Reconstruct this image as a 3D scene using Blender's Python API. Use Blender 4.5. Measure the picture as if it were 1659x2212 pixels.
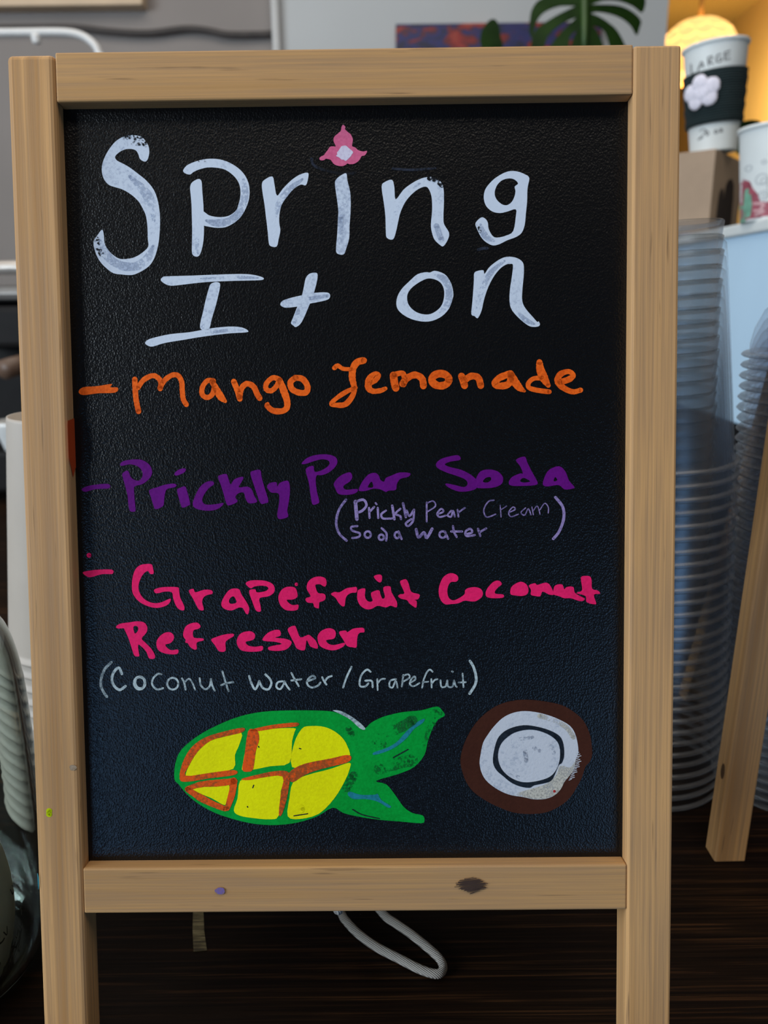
import bpy, bmesh, math, random
from math import sin, cos, tan, atan2, radians, pi, sqrt, hypot
from mathutils import Vector, Matrix
from mathutils.geometry import tessellate_polygon

for o in list(bpy.data.objects):
    bpy.data.objects.remove(o)
SC = bpy.context.scene
COL = SC.collection
random.seed(7)

# ------------------------------------------------------------------ camera
ZC = 1.265                     # lens height above the floor
ZT = 0.92                      # counter top
PITCH, ROLL = radians(15.4), radians(-0.686)
FPX, CX, CY = 1660.0, 829.5, 1106.0
FW = Vector((0, cos(PITCH), -sin(PITCH)))
_up = Vector((0, sin(PITCH), cos(PITCH)))
_rt = Vector((1, 0, 0))
RT = _rt * cos(ROLL) + _up * sin(ROLL)
UP = -_rt * sin(ROLL) + _up * cos(ROLL)
EYE = Vector((0, 0, ZC))
cam = bpy.data.cameras.new('camera')
cam.sensor_fit = 'AUTO'
cam.sensor_width = 36.0
cam.lens = FPX / 2212.0 * 36.0
cam.clip_start = 0.02
cam.dof.use_dof = True
cam.dof.focus_distance = 0.36
cam.dof.aperture_fstop = 9.0
camo = bpy.data.objects.new('camera', cam)
COL.objects.link(camo)
camo.matrix_world = Matrix.Translation(EYE) @ Matrix((
    (RT.x, UP.x, -FW.x), (RT.y, UP.y, -FW.y), (RT.z, UP.z, -FW.z))).to_4x4()
SC.camera = camo

def ray(px, py):
    return FW + RT * ((px - CX) / FPX) + UP * ((CY - py) / FPX)
def at_y(px, py, y):            # point of the sight line at distance y
    d = ray(px, py); return EYE + d * (y / d.y)
def at_z(px, py, z):            # point of the sight line at height z
    d = ray(px, py); return EYE + d * ((z - EYE.z) / d.z)

# ------------------------------------------------------------------ world, lights, exposure
SC.view_settings.view_transform = 'Standard'
SC.view_settings.look = 'None'
SC.view_settings.gamma = 1.0
SC.view_settings.use_curve_mapping = False
SC.view_settings.exposure = 0.0
SC.cycles.transparent_max_bounces = 96
SC.cycles.max_bounces = 12
SC.cycles.use_denoising = True
w = bpy.data.worlds.new('world'); SC.world = w
w.use_nodes = True
w.node_tree.nodes['Background'].inputs[0].default_value = (0.62, 0.66, 0.72, 1)
w.node_tree.nodes['Background'].inputs[1].default_value = 0.03

def area(name, loc, aim, sx, sy, power, col):
    l = bpy.data.lights.new(name, 'AREA'); l.shape = 'RECTANGLE'
    l.size, l.size_y, l.energy, l.color = sx, sy, power, col
    o = bpy.data.objects.new(name, l); COL.objects.link(o)
    o.location = loc
    o.rotation_euler = (Vector(aim) - Vector(loc)).to_track_quat('-Z', 'Y').to_euler()
    return o
area('window_light', (-2.4, -0.60, 1.92), (0.3, 0.8, 1.35), 1.9, 1.2, 82, (0.79, 0.90, 1.0))      # daylight from the left
area('window_light', (-1.45, -2.5, 0.48), (0, 0.4, 1.1), 0.9, 0.95, 10, (0.26, 0.54, 1.0))
area('window_light', (1.45, -2.3, 0.45), (0.1, 0.5, 1.1), 0.9, 0.95, 10, (0.28, 0.56, 1.0))
area('overhead_fill', (0.2, -0.2, 2.9), (0.1, 0.4, 1.3), 2.0, 0.9, 17, (1.0, 0.90, 0.78))  # added soft fill from above, brightens the upper part of the sign
area('overhead_fill', (-0.4, 1.1, 2.95), (-0.4, 1.9, 0.6), 1.8, 1.0, 18, (1.0, 0.95, 0.89))  # added fill to brighten the background, no fixture known overhead

# ------------------------------------------------------------------ materials
def lin(r, g, b):
    f = lambda c: (c / 255 / 12.92) if c / 255 <= .04045 else ((c / 255 + .055) / 1.055) ** 2.4
    return (f(r), f(g), f(b), 1.0)

class NT:
    def __init__(self, name):
        m = bpy.data.materials.new(name); m.use_nodes = True
        self.m, self.t = m, m.node_tree
        self.b = self.t.nodes['Principled BSDF']
    def n(self, typ, **kw):
        x = self.t.nodes.new(typ)
        for k, v in kw.items(): setattr(x, k, v)
        return x
    def l(self, a, b): self.t.links.new(a, b)
    def coords(self, scale=(1, 1, 1), out='Object'):
        tc = self.n('ShaderNodeTexCoord'); mp = self.n('ShaderNodeMapping')
        mp.inputs['Scale'].default_value = scale
        self.l(tc.outputs[out], mp.inputs['Vector']); return mp.outputs[0]
    def noise(self, vec, scale, detail=3, rough=.5, dist=0.0):
        x = self.n('ShaderNodeTexNoise')
        x.inputs['Scale'].default_value = scale; x.inputs['Detail'].default_value = detail
        x.inputs['Roughness'].default_value = rough; x.inputs['Distortion'].default_value = dist
        self.l(vec, x.inputs['Vector']); return x.outputs['Fac']
    def ramp(self, fac, stops):
        r = self.n('ShaderNodeValToRGB'); e = r.color_ramp.elements
        e[0].position, e[0].color = stops[0]; e[1].position, e[1].color = stops[-1]
        for p, c in stops[1:-1]:
            q = e.new(p); q.color = c
        self.l(fac, r.inputs[0]); return r.outputs[0]
    def mix(self, fac, a, b, mode='MIX'):
        x = self.n('ShaderNodeMix', data_type='RGBA', blend_type=mode)
        for s, v in ((0, fac), (6, a), (7, b)):
            if hasattr(v, 'is_output'): self.l(v, x.inputs[s])
            else: x.inputs[s].default_value = v
        return x.outputs[2]
    def bump(self, h, strength, dist):
        x = self.n('ShaderNodeBump'); x.inputs['Strength'].default_value = strength
        x.inputs['Distance'].default_value = dist
        self.l(h, x.inputs['Height']); self.l(x.outputs[0], self.b.inputs['Normal'])
    def set(self, **kw):
        names = dict(color='Base Color', rough='Roughness', metal='Metallic', spec='Specular IOR Level',
                     trans='Transmission Weight', ior='IOR', emit='Emission Color', emis='Emission Strength',
                     alpha='Alpha', sheen='Sheen Weight', coat='Coat Weight', sss='Subsurface Weight')
        for k, v in kw.items():
            s = self.b.inputs[names[k]]
            if hasattr(v, 'is_output'): self.l(v, s)
            else: s.default_value = v
        return self

def flat(name, col, rough=.5, var=.12, nscale=40, bump=0, **kw):
    t = NT(name)
    c = t.coords()
    f = t.noise(c, nscale, 3)
    k = lambda q: (col[0] * q, col[1] * q, col[2] * q, 1)
    t.set(color=t.ramp(f, [(.3, k(1 - var)), (.7, k(1 + var))]), rough=rough, **kw)
    if bump: t.bump(f, bump, .001)
    return t.m

def pine(name, axis, a=(.52, .298, .130), b=(.365, .195, .076)):
    t = NT(name)
    lo, hi = 1.5, 105
    sc = (hi, hi, lo) if axis == 'z' else (lo, hi, hi)
    c = t.coords(sc)
    bands = t.noise(c, 1.0, 2, .5, .35)
    fine = t.noise(t.coords(tuple(q * 7 for q in sc)), 1.0, 3, .6)
    dash = t.noise(t.coords((420, 420, 22) if axis == 'z' else (22, 420, 420)), 1.0, 2, .5)
    col = t.ramp(bands, [(.38, b + (1,)), (.47, tuple((x + y) / 2 for x, y in zip(a, b)) + (1,)), (.54, a + (1,))])
    col = t.mix(t.ramp(fine, [(.25, (1, 1, 1, 1)), (.6, (0, 0, 0, 1))]), col, (.40, .235, .115, 1))
    blot = t.noise(t.coords((6, 6, 6)), 1.0, 3, .6)
    col = t.mix(t.ramp(blot, [(.45, (0, 0, 0, 1)), (.75, (.45, .45, .45, 1))]), col, (.36, .225, .13, 1))
    col = t.mix(t.ramp(dash, [(.67, (0, 0, 0, 1)), (.76, (.75, .75, .75, 1))]), col, (.19, .105, .05, 1))
    t.set(color=col, rough=.62, spec=.3)
    t.bump(fine, .25, .0006)
    return t.m

def paint(name, c0, c1=None, lo=.36, hi=.62, sc=900, rough=.55, emis=0):
    t = NT(name)
    c1 = c1 or tuple(x * .8 for x in c0[:3]) + (1,)
    c = t.coords()
    grain = t.noise(c, sc, 2, .6)
    blot = t.noise(t.coords((55, 55, 22)), 1, 3, .6)
    ad = t.n('ShaderNodeMath', operation='ADD'); t.l(grain, ad.inputs[0]); t.l(blot, ad.inputs[1])
    hf = t.n('ShaderNodeMath', operation='MULTIPLY'); t.l(ad.outputs[0], hf.inputs[0]); hf.inputs[1].default_value = .5
    t.set(color=t.ramp(hf.outputs[0], [(lo, c1), (hi, c0)]), rough=rough, spec=.12)
    t.bump(grain, .25, .0004)
    return t.m

def dry(name, c0, c1, lo, hi, sc=1100):       # half dry brush: broken cover
    t = NT(name); c = t.coords()
    g = t.noise(c, sc, 2, .6); q = t.noise(t.coords((90, 90, 90)), 1, 2, .5)
    ad = t.n('ShaderNodeMath', operation='ADD'); t.l(g, ad.inputs[0]); t.l(q, ad.inputs[1])
    h = t.n('ShaderNodeMath', operation='MULTIPLY'); t.l(ad.outputs[0], h.inputs[0]); h.inputs[1].default_value = .5
    t.set(color=t.ramp(g, [(.35, c1), (.65, c0)]), rough=.6, spec=.1, alpha=t.ramp(h.outputs[0], [(lo, (0, 0, 0, 1)), (hi, (1, 1, 1, 1))]))
    return t.m
PINE_V, PINE_H = pine('pine_upright', 'z', (.66, .365, .145), (.46, .240, .088)), pine('pine_crosswise', 'x', (.56, .31, .12), (.475, .258, .096))
def board_mat():
    t = NT('black_chalkboard')
    c = t.coords((1, 1, .8))
    v = t.n('ShaderNodeTexVoronoi'); v.inputs['Scale'].default_value = 1350
    n = t.noise(c, 900, 2, .6, .4)
    t.l(c, v.inputs['Vector'])
    ad = t.n('ShaderNodeMath', operation='ADD'); t.l(v.outputs['Distance'], ad.inputs[0]); t.l(n, ad.inputs[1])
    t.set(color=(.0024, .0025, .0031, 1), rough=.31, spec=.40)
    t.bump(ad.outputs[0], .45, .00027)
    return t.m
BOARD = board_mat()
def counter_mat():
    t = NT('dark_stained_wood')
    c = t.coords((7, 420, 420))
    g = t.noise(c, 1, 5, .62, .5)
    big = t.noise(t.coords((2.2, 9, 9)), 1, 3, .55)
    col = t.ramp(g, [(.38, (.0045, .0022, .0012, 1)), (.55, (.014, .0066, .003, 1)), (.70, (.075, .032, .012, 1))])
    col = t.mix(t.ramp(big, [(.4, (0, 0, 0, 1)), (.7, (.8, .8, .8, 1))]), col, (.006, .0035, .0025, 1))
    t.set(color=col, rough=.5, spec=.07); t.bump(g, .4, .0004)
    return t.m
COUNTER = counter_mat()
M = dict(
    white_paint=paint('white_paint', lin(208, 218, 232), lin(158, 170, 192), .28, .46),
    orange=paint('orange_paint', lin(255, 110, 28), lin(214, 80, 16)),
    purple=paint('purple_paint', lin(104, 13, 124), lin(92, 10, 110)),
    lavender=paint('lavender_paint', lin(150, 132, 182), lin(96, 84, 128), .40, .55),
    pink=paint('hot_pink_paint', lin(248, 34, 108), lin(222, 28, 94)),
    mint=paint('pale_mint_paint', lin(186, 202, 204), lin(112, 126, 132), .38, .54),
    green=paint('green_paint', lin(0, 166, 58), lin(0, 142, 46)),
    yellow=paint('yellow_paint', lin(246, 244, 0), lin(232, 226, 0)),
    rust=paint('rust_orange_paint', lin(240, 90, 24), lin(160, 80, 34), .42, .56),
    blue=paint('teal_blue_paint', lin(34, 140, 156), lin(24, 108, 120)),
    brown=paint('brown_paint', lin(70, 36, 24), lin(62, 31, 20)),
    coconut=paint('coconut_white_paint', lin(204, 208, 216), lin(160, 170, 186), .32, .50),
    ring=paint('black_wash_paint', lin(36, 44, 54), lin(14, 18, 24)),
    rose=paint('rose_pink_paint', lin(224, 112, 150), lin(206, 92, 132)),
    petal_white=paint('petal_white_paint', lin(218, 212, 230), lin(190, 170, 200), .3, .5),
    smear=paint('chalk_smear', lin(44, 50, 64), lin(16, 18, 22), .42, .6),
    red=paint('red_paint', lin(200, 60, 60)),
    neon=paint('neon_yellow_paint', lin(205, 222, 0), lin(196, 212, 0)),
    violet=paint('violet_paint', lin(112, 96, 168), lin(140, 112, 110), .35, .55),
    scuff=paint('dark_scuff', lin(60, 42, 32), lin(150, 118, 84), .42, .52),
    teal=paint('teal_paint', lin(60, 130, 140)),
    haze=paint('white_smudge', lin(170, 152, 130), lin(140, 112, 82), .4, .6),
)

# ------------------------------------------------------------------ object helpers
def link(name, me, mats, parent=None):
    o = bpy.data.objects.new(name, me)
    for m in (mats if isinstance(mats, (list, tuple)) else [mats]): me.materials.append(m)
    COL.objects.link(o)
    if parent: o.parent = parent
    return o
def mesh(name, vs, fs, mats, parent=None, idx=None, smooth=False):
    me = bpy.data.meshes.new(name); me.from_pydata([tuple(v) for v in vs], [], fs)
    if idx: me.polygons.foreach_set('material_index', idx)
    if smooth: me.polygons.foreach_set('use_smooth', [True] * len(me.polygons))
    me.update(); return link(name, me, mats, parent)
def bmobj(name, bm, mats, parent=None, smooth=False):
    me = bpy.data.meshes.new(name); bm.to_mesh(me); bm.free()
    if smooth: me.polygons.foreach_set('use_smooth', [True] * len(me.polygons))
    return link(name, me, mats, parent)
def empty(name, loc, label=None, cat=None, group=None):
    o = bpy.data.objects.new(name, None); COL.objects.link(o); o.location = loc
    o.empty_display_size = .02
    return tag(o, label, cat, group)
def tag(o, label=None, cat=None, group=None, kind=None):
    for k, v in (('label', label), ('category', cat), ('group', group), ('kind', kind)):
        if v: o[k] = v
    return o
def box_bm(x0, x1, y0, y1, z0, z1, bev=0.0, seg=2, bm=None):
    b = bmesh.new()
    bmesh.ops.create_cube(b, size=1)
    for v in b.verts:
        v.co = Vector((x0 + (v.co.x + .5) * (x1 - x0), y0 + (v.co.y + .5) * (y1 - y0), z0 + (v.co.z + .5) * (z1 - z0)))
    if bev: bmesh.ops.bevel(b, geom=b.edges[:], offset=bev, segments=seg, affect='EDGES', profile=.5)
    if bm is None: return b
    me = bpy.data.meshes.new('tmp'); b.to_mesh(me); b.free(); bm.from_mesh(me); bpy.data.meshes.remove(me)
    return bm
def box(name, x0, x1, y0, y1, z0, z1, mat, parent=None, bev=0.0, seg=2):
    return bmobj(name, box_bm(x0, x1, y0, y1, z0, z1, bev, seg), mat, parent)
def support(prof):               # extra rings close to the ends of long straight runs
    out, seg = [prof[0]], []
    for i in range(len(prof) - 1):
        (r0, z0), (r1, z1) = prof[i], prof[i + 1]
        d = hypot(r1 - r0, z1 - z0)
        if d > .012:
            for t in (.0012 / d, 1 - .0012 / d): out.append((r0 + (r1 - r0) * t, z0 + (z1 - z0) * t)); seg.append(i)
        out.append(prof[i + 1]); seg.append(i)
    return out, seg
def lathe(name, prof, mat, parent=None, segs=48, closed=False):
    prof, seg = support(prof)
    vs, fs = [], []
    for r, z in prof:
        for k in range(segs):
            a = 2 * pi * k / segs; vs.append((r * cos(a), r * sin(a), z))
    n = len(prof)
    for i in range(n if closed else n - 1):
        j = (i + 1) % n
        for k in range(segs):
            q = (k + 1) % segs
            fs.append((i * segs + k, i * segs + q, j * segs + q, j * segs + k))
    return mesh(name, vs, fs, mat, parent, smooth=True)
def tube_geo(pts, r, segs=10, closed=False):
    vs, fs = [], []
    n = len(pts); pts = [Vector(p) for p in pts]
    ref = Vector((.13, .2, .97))
    for i, p in enumerate(pts):
        t = (pts[min(i + 1, n - 1)] - pts[max(i - 1, 0)]).normalized()
        a = t.cross(ref)
        if a.length < 1e-4: a = t.cross(Vector((1, 0, 0)))
        a.normalize(); b = t.cross(a)
        rr = r[i] if isinstance(r, (list, tuple)) else r
        for k in range(segs):
            g = 2 * pi * k / segs; vs.append(p + (a * cos(g) + b * sin(g)) * rr)
    for i in range(n - 1):
        for k in range(segs):
            q = (k + 1) % segs
            fs.append((i * segs + k, i * segs + q, (i + 1) * segs + q, (i + 1) * segs + k))
    fs.append(tuple(range(segs))[::-1]); fs.append(tuple(range((n - 1) * segs, n * segs)))
    return vs, fs
def tube(name, pts, r, mat, parent=None, segs=10):
    vs, fs = tube_geo(pts, r, segs); return mesh(name, vs, fs, mat, parent, smooth=True)
def cr(pts, sub=6, closed=False):
    """smooth curve through the points (any number of coordinates)"""
    n = len(pts)
    if n < 3 and not closed:
        return [tuple(a + (b - a) * k / sub for a, b in zip(pts[0], pts[1])) for k in range(sub + 1)]
    out = []
    g = (lambda i: pts[i % n]) if closed else (lambda i: pts[max(0, min(n - 1, i))])
    for i in range(n if closed else n - 1):
        p0, p1, p2, p3 = g(i - 1), g(i), g(i + 1), g(i + 2)
        for k in range(sub):
            t = k / sub
            out.append(tuple(.5 * (2 * b + (c - a) * t + (2 * a - 5 * b + 4 * c - d) * t * t + (3 * b - a - 3 * c + d) * t ** 3)
                             for a, b, c, d in zip(p0, p1, p2, p3)))
    if not closed: out.append(tuple(pts[-1]))
    return out

class Brush:
    """collects painted shapes in 2-D, then lays them on a surface"""
    def __init__(self): self.v, self.f, self.i = [], [], []
    def _add(self, pts, faces, mi, lev):
        o = len(self.v); self.v += [(x, y, lev) for x, y in pts]
        self.f += [tuple(o + k for k in q) for q in faces]; self.i += [mi] * len(faces)
    def poly(self, reg, pts, holes=(), mi=0, lev=0, sub=3):
        x0, y0, s = reg
        loops = [cr([(x0 + x / s, y0 + y / s) for x, y in L], sub, True) for L in (pts,) + tuple(holes)]
        tri = tessellate_polygon([[Vector((x, y, 0)) for x, y in L] for L in loops])
        flatp = [p for L in loops for p in L]
        self._add(flatp, [tuple(t) for t in tri], mi, lev)
    def stroke(self, reg, pts, r, mi=0, lev=0, sub=6):
        x0, y0, s = reg
        P = cr([(x0 + p[0] / s, y0 + p[1] / s, (p[2] if len(p) > 2 else r) / s) for p in pts], sub)
        L, R = [], []
        n = len(P)
        for i in range(n):
            a, b = P[max(0, i - 1)], P[min(n - 1, i + 1)]
            dx, dy = b[0] - a[0], b[1] - a[1]; q = hypot(dx, dy) or 1
            nx, ny = -dy / q, dx / q; x, y, w_ = P[i]
            w_ *= 1 + .05 * sin(i * 2.3 + x)
            L.append((x + nx * w_, y + ny * w_)); R.append((x - nx * w_, y - ny * w_))
        fs = [(2 * i, 2 * i + 1, 2 * i + 3, 2 * i + 2) for i in range(n - 1)]
        vs = [p for pr in zip(L, R) for p in pr]
        self._add(vs, fs, mi, lev)
        for e in (0, n - 1):                                   # round ends
            x, y, w_ = P[e]
            c = [(x + w_ * .97 * cos(k * pi / 7), y + w_ * .97 * sin(k * pi / 7)) for k in range(14)]
            self._add(c, [tuple(range(14))], mi, lev)
    def ring(self, reg, cx, cy, rx, ry, r, mi=0, lev=0, rot=0):
        pts = []
        for k in range(15):
            a = 2 * pi * k / 14
            pts.append((cx + rx * cos(a) * cos(rot) - ry * sin(a) * sin(rot), cy + rx * cos(a) * sin(rot) + ry * sin(a) * cos(rot)))
        self.stroke(reg, pts, r, mi, lev, 2)
    def build(self, name, mats, parent, fn):
        return mesh(name, [fn(*p) for p in self.v], self.f, mats, parent, self.i)

# ------------------------------------------------------------------ setting
grey_wall = flat('grey_wall_paint', (.262, .230, .210), .8, .06, 3)
white_wall = flat('white_wall_paint', (.48, .49, .485), .8, .04, 2)
amber_wall = flat('amber_wall_paint', (.74, .49, .165), .75, .05, 2)
floor_m = flat('brown_floor', (.06, .045, .035), .6, .2, 4)
tag(box('floor', -4, 4, -3.5, 5.2, -.05, 0, floor_m), kind='structure')
PY = 2.6
xl = at_y(607, 50, PY).x; xr = at_y(1441, 50, PY).x
tag(box('wall_back', xl, xr, PY, PY + .16, 0, 3.2, white_wall), kind='structure')
tag(box('wall_left', -4, xl, PY + .04, PY + .16, 0, 3.2, grey_wall), kind='structure')
tx0, tx1 = at_y(585, 50, PY - .03).x, at_y(604, 50, PY - .03).x
tag(box('trim_1', tx0, tx1, PY - .03, PY + .04, 0, 3.2, flat('white_trim', (.55, .54, .52), .5, .03), bev=.012), kind='structure')
ZY = ZC + 1.135
tag(box('wall_right', 1.52, 1.66, PY + .16, 4.9, 0, ZY + .1, amber_wall), kind='structure')
tag(box('wall_far', xr - .4, 1.52, 4.74, 4.9, 0, ZY + .1, amber_wall), kind='structure')
tag(box('ceiling', xr - .4, 1.66, PY + .16, 4.9, ZY, ZY + .1, flat('amber_ceiling', (.72, .47, .13), .8, .05, 2)), kind='structure')

# counter
ct = box('counter', -1.7, 1.5, .12, 1.75, ZT - .04, ZT, COUNTER, bev=.004)
tag(ct, 'dark brown stained wood counter with streaky grain under the signs and cups', 'counter')
box('cabinet_body', -1.66, 1.46, .2, 1.7, .0, ZT - .04, flat('counter_front', (.02, .013, .01), .5), ct)

# ------------------------------------------------------------------ the chalkboard sign
LEAN, YAW = radians(12.058), radians(-0.351)
FOOT = .3528
zr = Matrix.Rotation(YAW, 3, 'Z')
Ux, Nn, Vv = zr @ Vector((1, 0, 0)), zr @ Vector((0, -cos(LEAN), sin(LEAN))), zr @ Vector((0, sin(LEAN), cos(LEAN)))
O = Vector((0, .3425, ZC))
sign = empty('chalkboard_sign', O - Vv * FOOT,
             'pale pine framed black chalkboard easel sign with colourful spring drinks lettering', 'sign')
sign.rotation_euler = Matrix((Ux, -Nn, Vv)).transposed().to_euler()
SM = Matrix.Translation(O - Vv * FOOT) @ Matrix((Ux, -Nn, Vv)).transposed().to_4x4()
SMI = SM.inverted()
ORG = SM.translation
def on_sign(px, py, Y):          # where a sight line meets the plane Y of the sign, in the sign's own axes
    d = ray(px, py); p0 = ORG - Nn * Y
    t = (p0 - EYE).dot(Nn) / d.dot(Nn)
    return SMI @ (EYE + d * t)

XL0, XL1, XR0, XR1 = -.1577, -.1373, .1074, .1274
TT, TB, BT, BB = .1054 + FOOT, .0849 + FOOT, -.2506 + FOOT, -.2715 + FOOT
TH = .0158
leg = box('leg', XL0, XL1, 0, TH, 0, .1045 + FOOT, PINE_V, sign, .0023, 3)
leg2 = box('leg', XR0, XR1, 0, TH, 0, .1046 + FOOT, PINE_V, sign, .0011)
box('rail', XL1, XR0, .0006, TH, TB, TT, PINE_H, sign, .0008)
box('rail', XL1, XR0, .0004, TH, BB, BT, PINE_H, sign, .0008)
PF = .0074
panel = box('chalkboard_panel', XL1 - .002, XR0 + .002, PF, PF + .004, BT - .002, TB + .002, BOARD, sign)
panel['label'] = 'black pebbled chalkboard panel with painted lettering and fruit'

# rear frame of the easel, hinged at the top
rear = radians(25.0)
rm = Matrix.Translation((0, TH + .001, TT - .0125)) @ Matrix.Rotation(rear, 4, 'X')
def rear_box(name, x0, x1, y0, y1, z0, z1, mat):
    o = box(name, x0, x1, y0, y1, z0, z1, mat, sign, .001); o.matrix_local = rm; return o
RL = FOOT + .1054 + .012
rear_box('rear_leg', XL0, XL1, 0, TH, -RL, 0, PINE_V)
rear_box('rear_leg', XR0, XR1, 0, TH, -RL, 0, PINE_V)
rear_box('rear_rail', XL1, XR0, 0, TH, -.021, -.0005, PINE_H)
rear_box('rear_rail', XL1, XR0, 0, TH, -.377, -.356, PINE_H)
rear_box('rear_panel', XL1 - .002, XR0 + .002, .006, .01, -.358, -.019, BOARD)
steel = flat('hinge_steel', (.5, .48, .44), .35, .1, metal=.9)
for hx in (-.1, .07):
    o = box('hinge', hx, hx + .03, TH - .002, TH + .0035, TT - .012, TT + .0008, steel, sign, .0004)

def painted(name, mats, brush, label=None, Y0=PF, parent=panel):
    def fn(px, py, lev):
        return on_sign(px, py, Y0 - .00012 - .00007 * lev)
    o = brush.build(name, mats, parent, fn)
    if label: o['label'] = label
    return o

def stand(o):                    # cut the foot of a leg level with the counter
    mw = SM @ o.matrix_local if o.parent is sign else o.parent.matrix_basis @ o.matrix_local
    ax = mw.to_3x3() @ Vector((0, 0, 1))
    zs = [v.co.z for v in o.data.vertices]; mid = (min(zs) + max(zs)) / 2
    for v in o.data.vertices:
        if v.co.z < mid:
            p = mw @ v.co; v.co.z += (ZT + .0003 - p.z) / ax.z
for o in sign.children:
    if 'leg' in o.name: stand(o)

# --- title
A = (180, 260, 3.318); B = (660, 260, 3.072); C = (300, 540, 3.607); D = (820, 520, 4.1475)
b = Brush()
b.poly(A, [(430,293),(405,275),(395,245),(378,217),(345,205),(300,208),(258,228),(228,260),(242,288),(290,313),(340,343),(395,385),(450,430),(500,490),(528,555),(545,640),(550,720),(545,830),(535,900),(510,985),(470,1045),(410,1085),(350,1108),(280,1105),(215,1095),(160,1055),(115,1005),(85,940),(73,870),(100,825),(135,783),(148,830),(152,880),(175,925),(220,970),(265,993),(320,992),(370,980),(420,950),(465,905),(462,850),(460,770),(450,690),(430,640),(395,580),(340,530),(280,495),(215,475),(180,460),(150,425),(133,370),(137,310),(165,240),(205,180),(245,140),(300,112),(350,105),(410,115),(440,140),(465,180),(473,225),(465,270),(450,293)])
b.poly(A, [(765,480),(775,450),(800,430),(830,420),(848,440),(852,500),(860,600),(863,690),(865,760),(862,850),(850,920),(830,970),(800,975),(780,955),(778,900),(780,800),(778,700),(775,600),(768,520)])
b.poly(A, [(715,360),(740,325),(790,300),(860,280),(930,275),(1000,285),(1070,315),(1130,360),(1170,415),(1190,480),(1188,560),(1165,630),(1130,690),(1080,735),(1020,765),(960,770),(900,762),(850,742),(845,660),(865,655),(900,680),(960,693),(1020,690),(1060,675),(1095,645),(1110,610),(1125,550),(1125,490),(1110,440),(1075,395),(1020,355),(960,340),(890,338),(830,352),(790,370),(765,388),(730,380)], lev=.5)
b.poly(A, [(1280,455),(1300,425),(1355,402),(1370,460),(1388,540),(1430,490),(1490,430),(1550,390),(1608,375),(1612,410),(1595,465),(1560,460),(1510,490),(1460,545),(1420,610),(1405,680),(1405,740),(1412,790),(1400,850),(1385,905),(1340,900),(1328,870),(1322,800),(1310,700),(1298,600),(1285,520)])
b.poly(B, [(195,420),(205,390),(235,365),(270,352),(278,400),(295,470),(300,540),(298,620),(292,700),(290,780),(270,850),(252,890),(208,882),(203,840),(210,760),(215,660),(217,590),(205,500)])
b.poly(B, [(505,440),(525,410),(575,395),(590,450),(598,525),(650,460),(710,415),(770,385),(830,375),(880,390),(910,430),(918,480),(918,560),(915,640),(920,690),(952,745),(945,790),(915,835),(890,825),(855,790),(838,740),(832,690),(840,600),(838,520),(825,470),(800,440),(750,455),(700,495),(660,545),(630,610),(615,670),(600,740),(580,790),(540,780),(533,740),(530,640),(520,550)])
b.poly(B, [(1400,338),(1340,340),(1270,375),(1220,420),(1190,465),(1183,520),(1200,570),(1240,605),(1290,615),(1340,605),(1395,590),(1395,640),(1378,735),(1330,765),(1270,778),(1240,765),(1215,720),(1210,680),(1195,655),(1170,643),(1140,665),(1127,690),(1140,725),(1165,775),(1200,810),(1245,830),(1290,820),(1340,795),(1395,775),(1435,745),(1455,690),(1462,620),(1470,540),(1473,450),(1485,385),(1460,360)],
       [[(1355,385),(1310,395),(1275,425),(1255,475),(1265,520),(1300,555),(1335,563),(1365,545),(1385,510),(1393,470),(1388,440),(1410,420),(1390,395)]])
b.poly(C, [(170,235),(185,212),(220,205),(400,200),(600,192),(800,187),(900,195),(968,215),(965,232),(900,237),(700,242),(500,252),(300,275),(240,277),(200,262)])
b.poly(C, [(545,300),(560,265),(600,250),(630,258),(632,290),(620,350),(600,430),(570,530),(548,615),(520,622),(485,618),(477,580),(500,480),(520,390)])
b.poly(C, [(48,725),(70,700),(130,680),(250,655),(400,640),(550,612),(700,597),(800,603),(850,628),(835,642),(700,650),(500,675),(350,700),(200,725),(110,752),(70,745)])
b.poly(C, [(1300,220),(1330,185),(1375,177),(1392,190),(1388,240),(1365,330),(1330,425),(1270,560),(1225,600),(1205,590),(1185,570),(1200,530),(1235,440),(1270,355),(1285,290)])
b.poly(C, [(1102,425),(1115,400),(1160,380),(1260,355),(1380,333),(1470,332),(1490,355),(1475,385),(1400,405),(1330,418),(1240,440),(1150,450),(1115,440)], lev=.5)
b.poly(D, [(415,282),(340,300),(270,360),(200,430),(160,500),(150,570),(170,625),(230,675),(310,710),(400,725),(480,715),(560,675),(620,610),(655,520),(660,460),(640,380),(595,310),(540,280),(490,270),(450,285)],
       [[(425,340),(350,375),(285,425),(250,480),(250,545),(275,595),(330,640),(400,660),(460,655),(520,620),(560,570),(578,500),(575,430),(545,375),(490,345)]])
b.poly(D, [(848,290),(880,270),(930,265),(940,297),(980,240),(1040,190),(1100,155),(1160,143),(1230,155),(1280,190),(1293,240),(1290,330),(1280,430),(1278,540),(1310,610),(1370,680),(1412,727),(1424,722),(1437,750),(1415,770),(1350,768),(1290,730),(1220,665),(1175,600),(1163,520),(1170,420),(1185,320),(1195,220),(1170,208),(1130,215),(1080,250),(1030,310),(990,380),(960,450),(935,530),(918,610),(900,660),(877,695),(850,675),(822,658),(830,560),(840,430),(845,350)])
dry_white = dry('dry_white_paint', lin(182, 194, 214), lin(146, 160, 186), .44, .62, 700)
dry_black = dry('missed_paint', lin(22, 24, 28), lin(14, 15, 18), .49, .54, 700)
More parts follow.
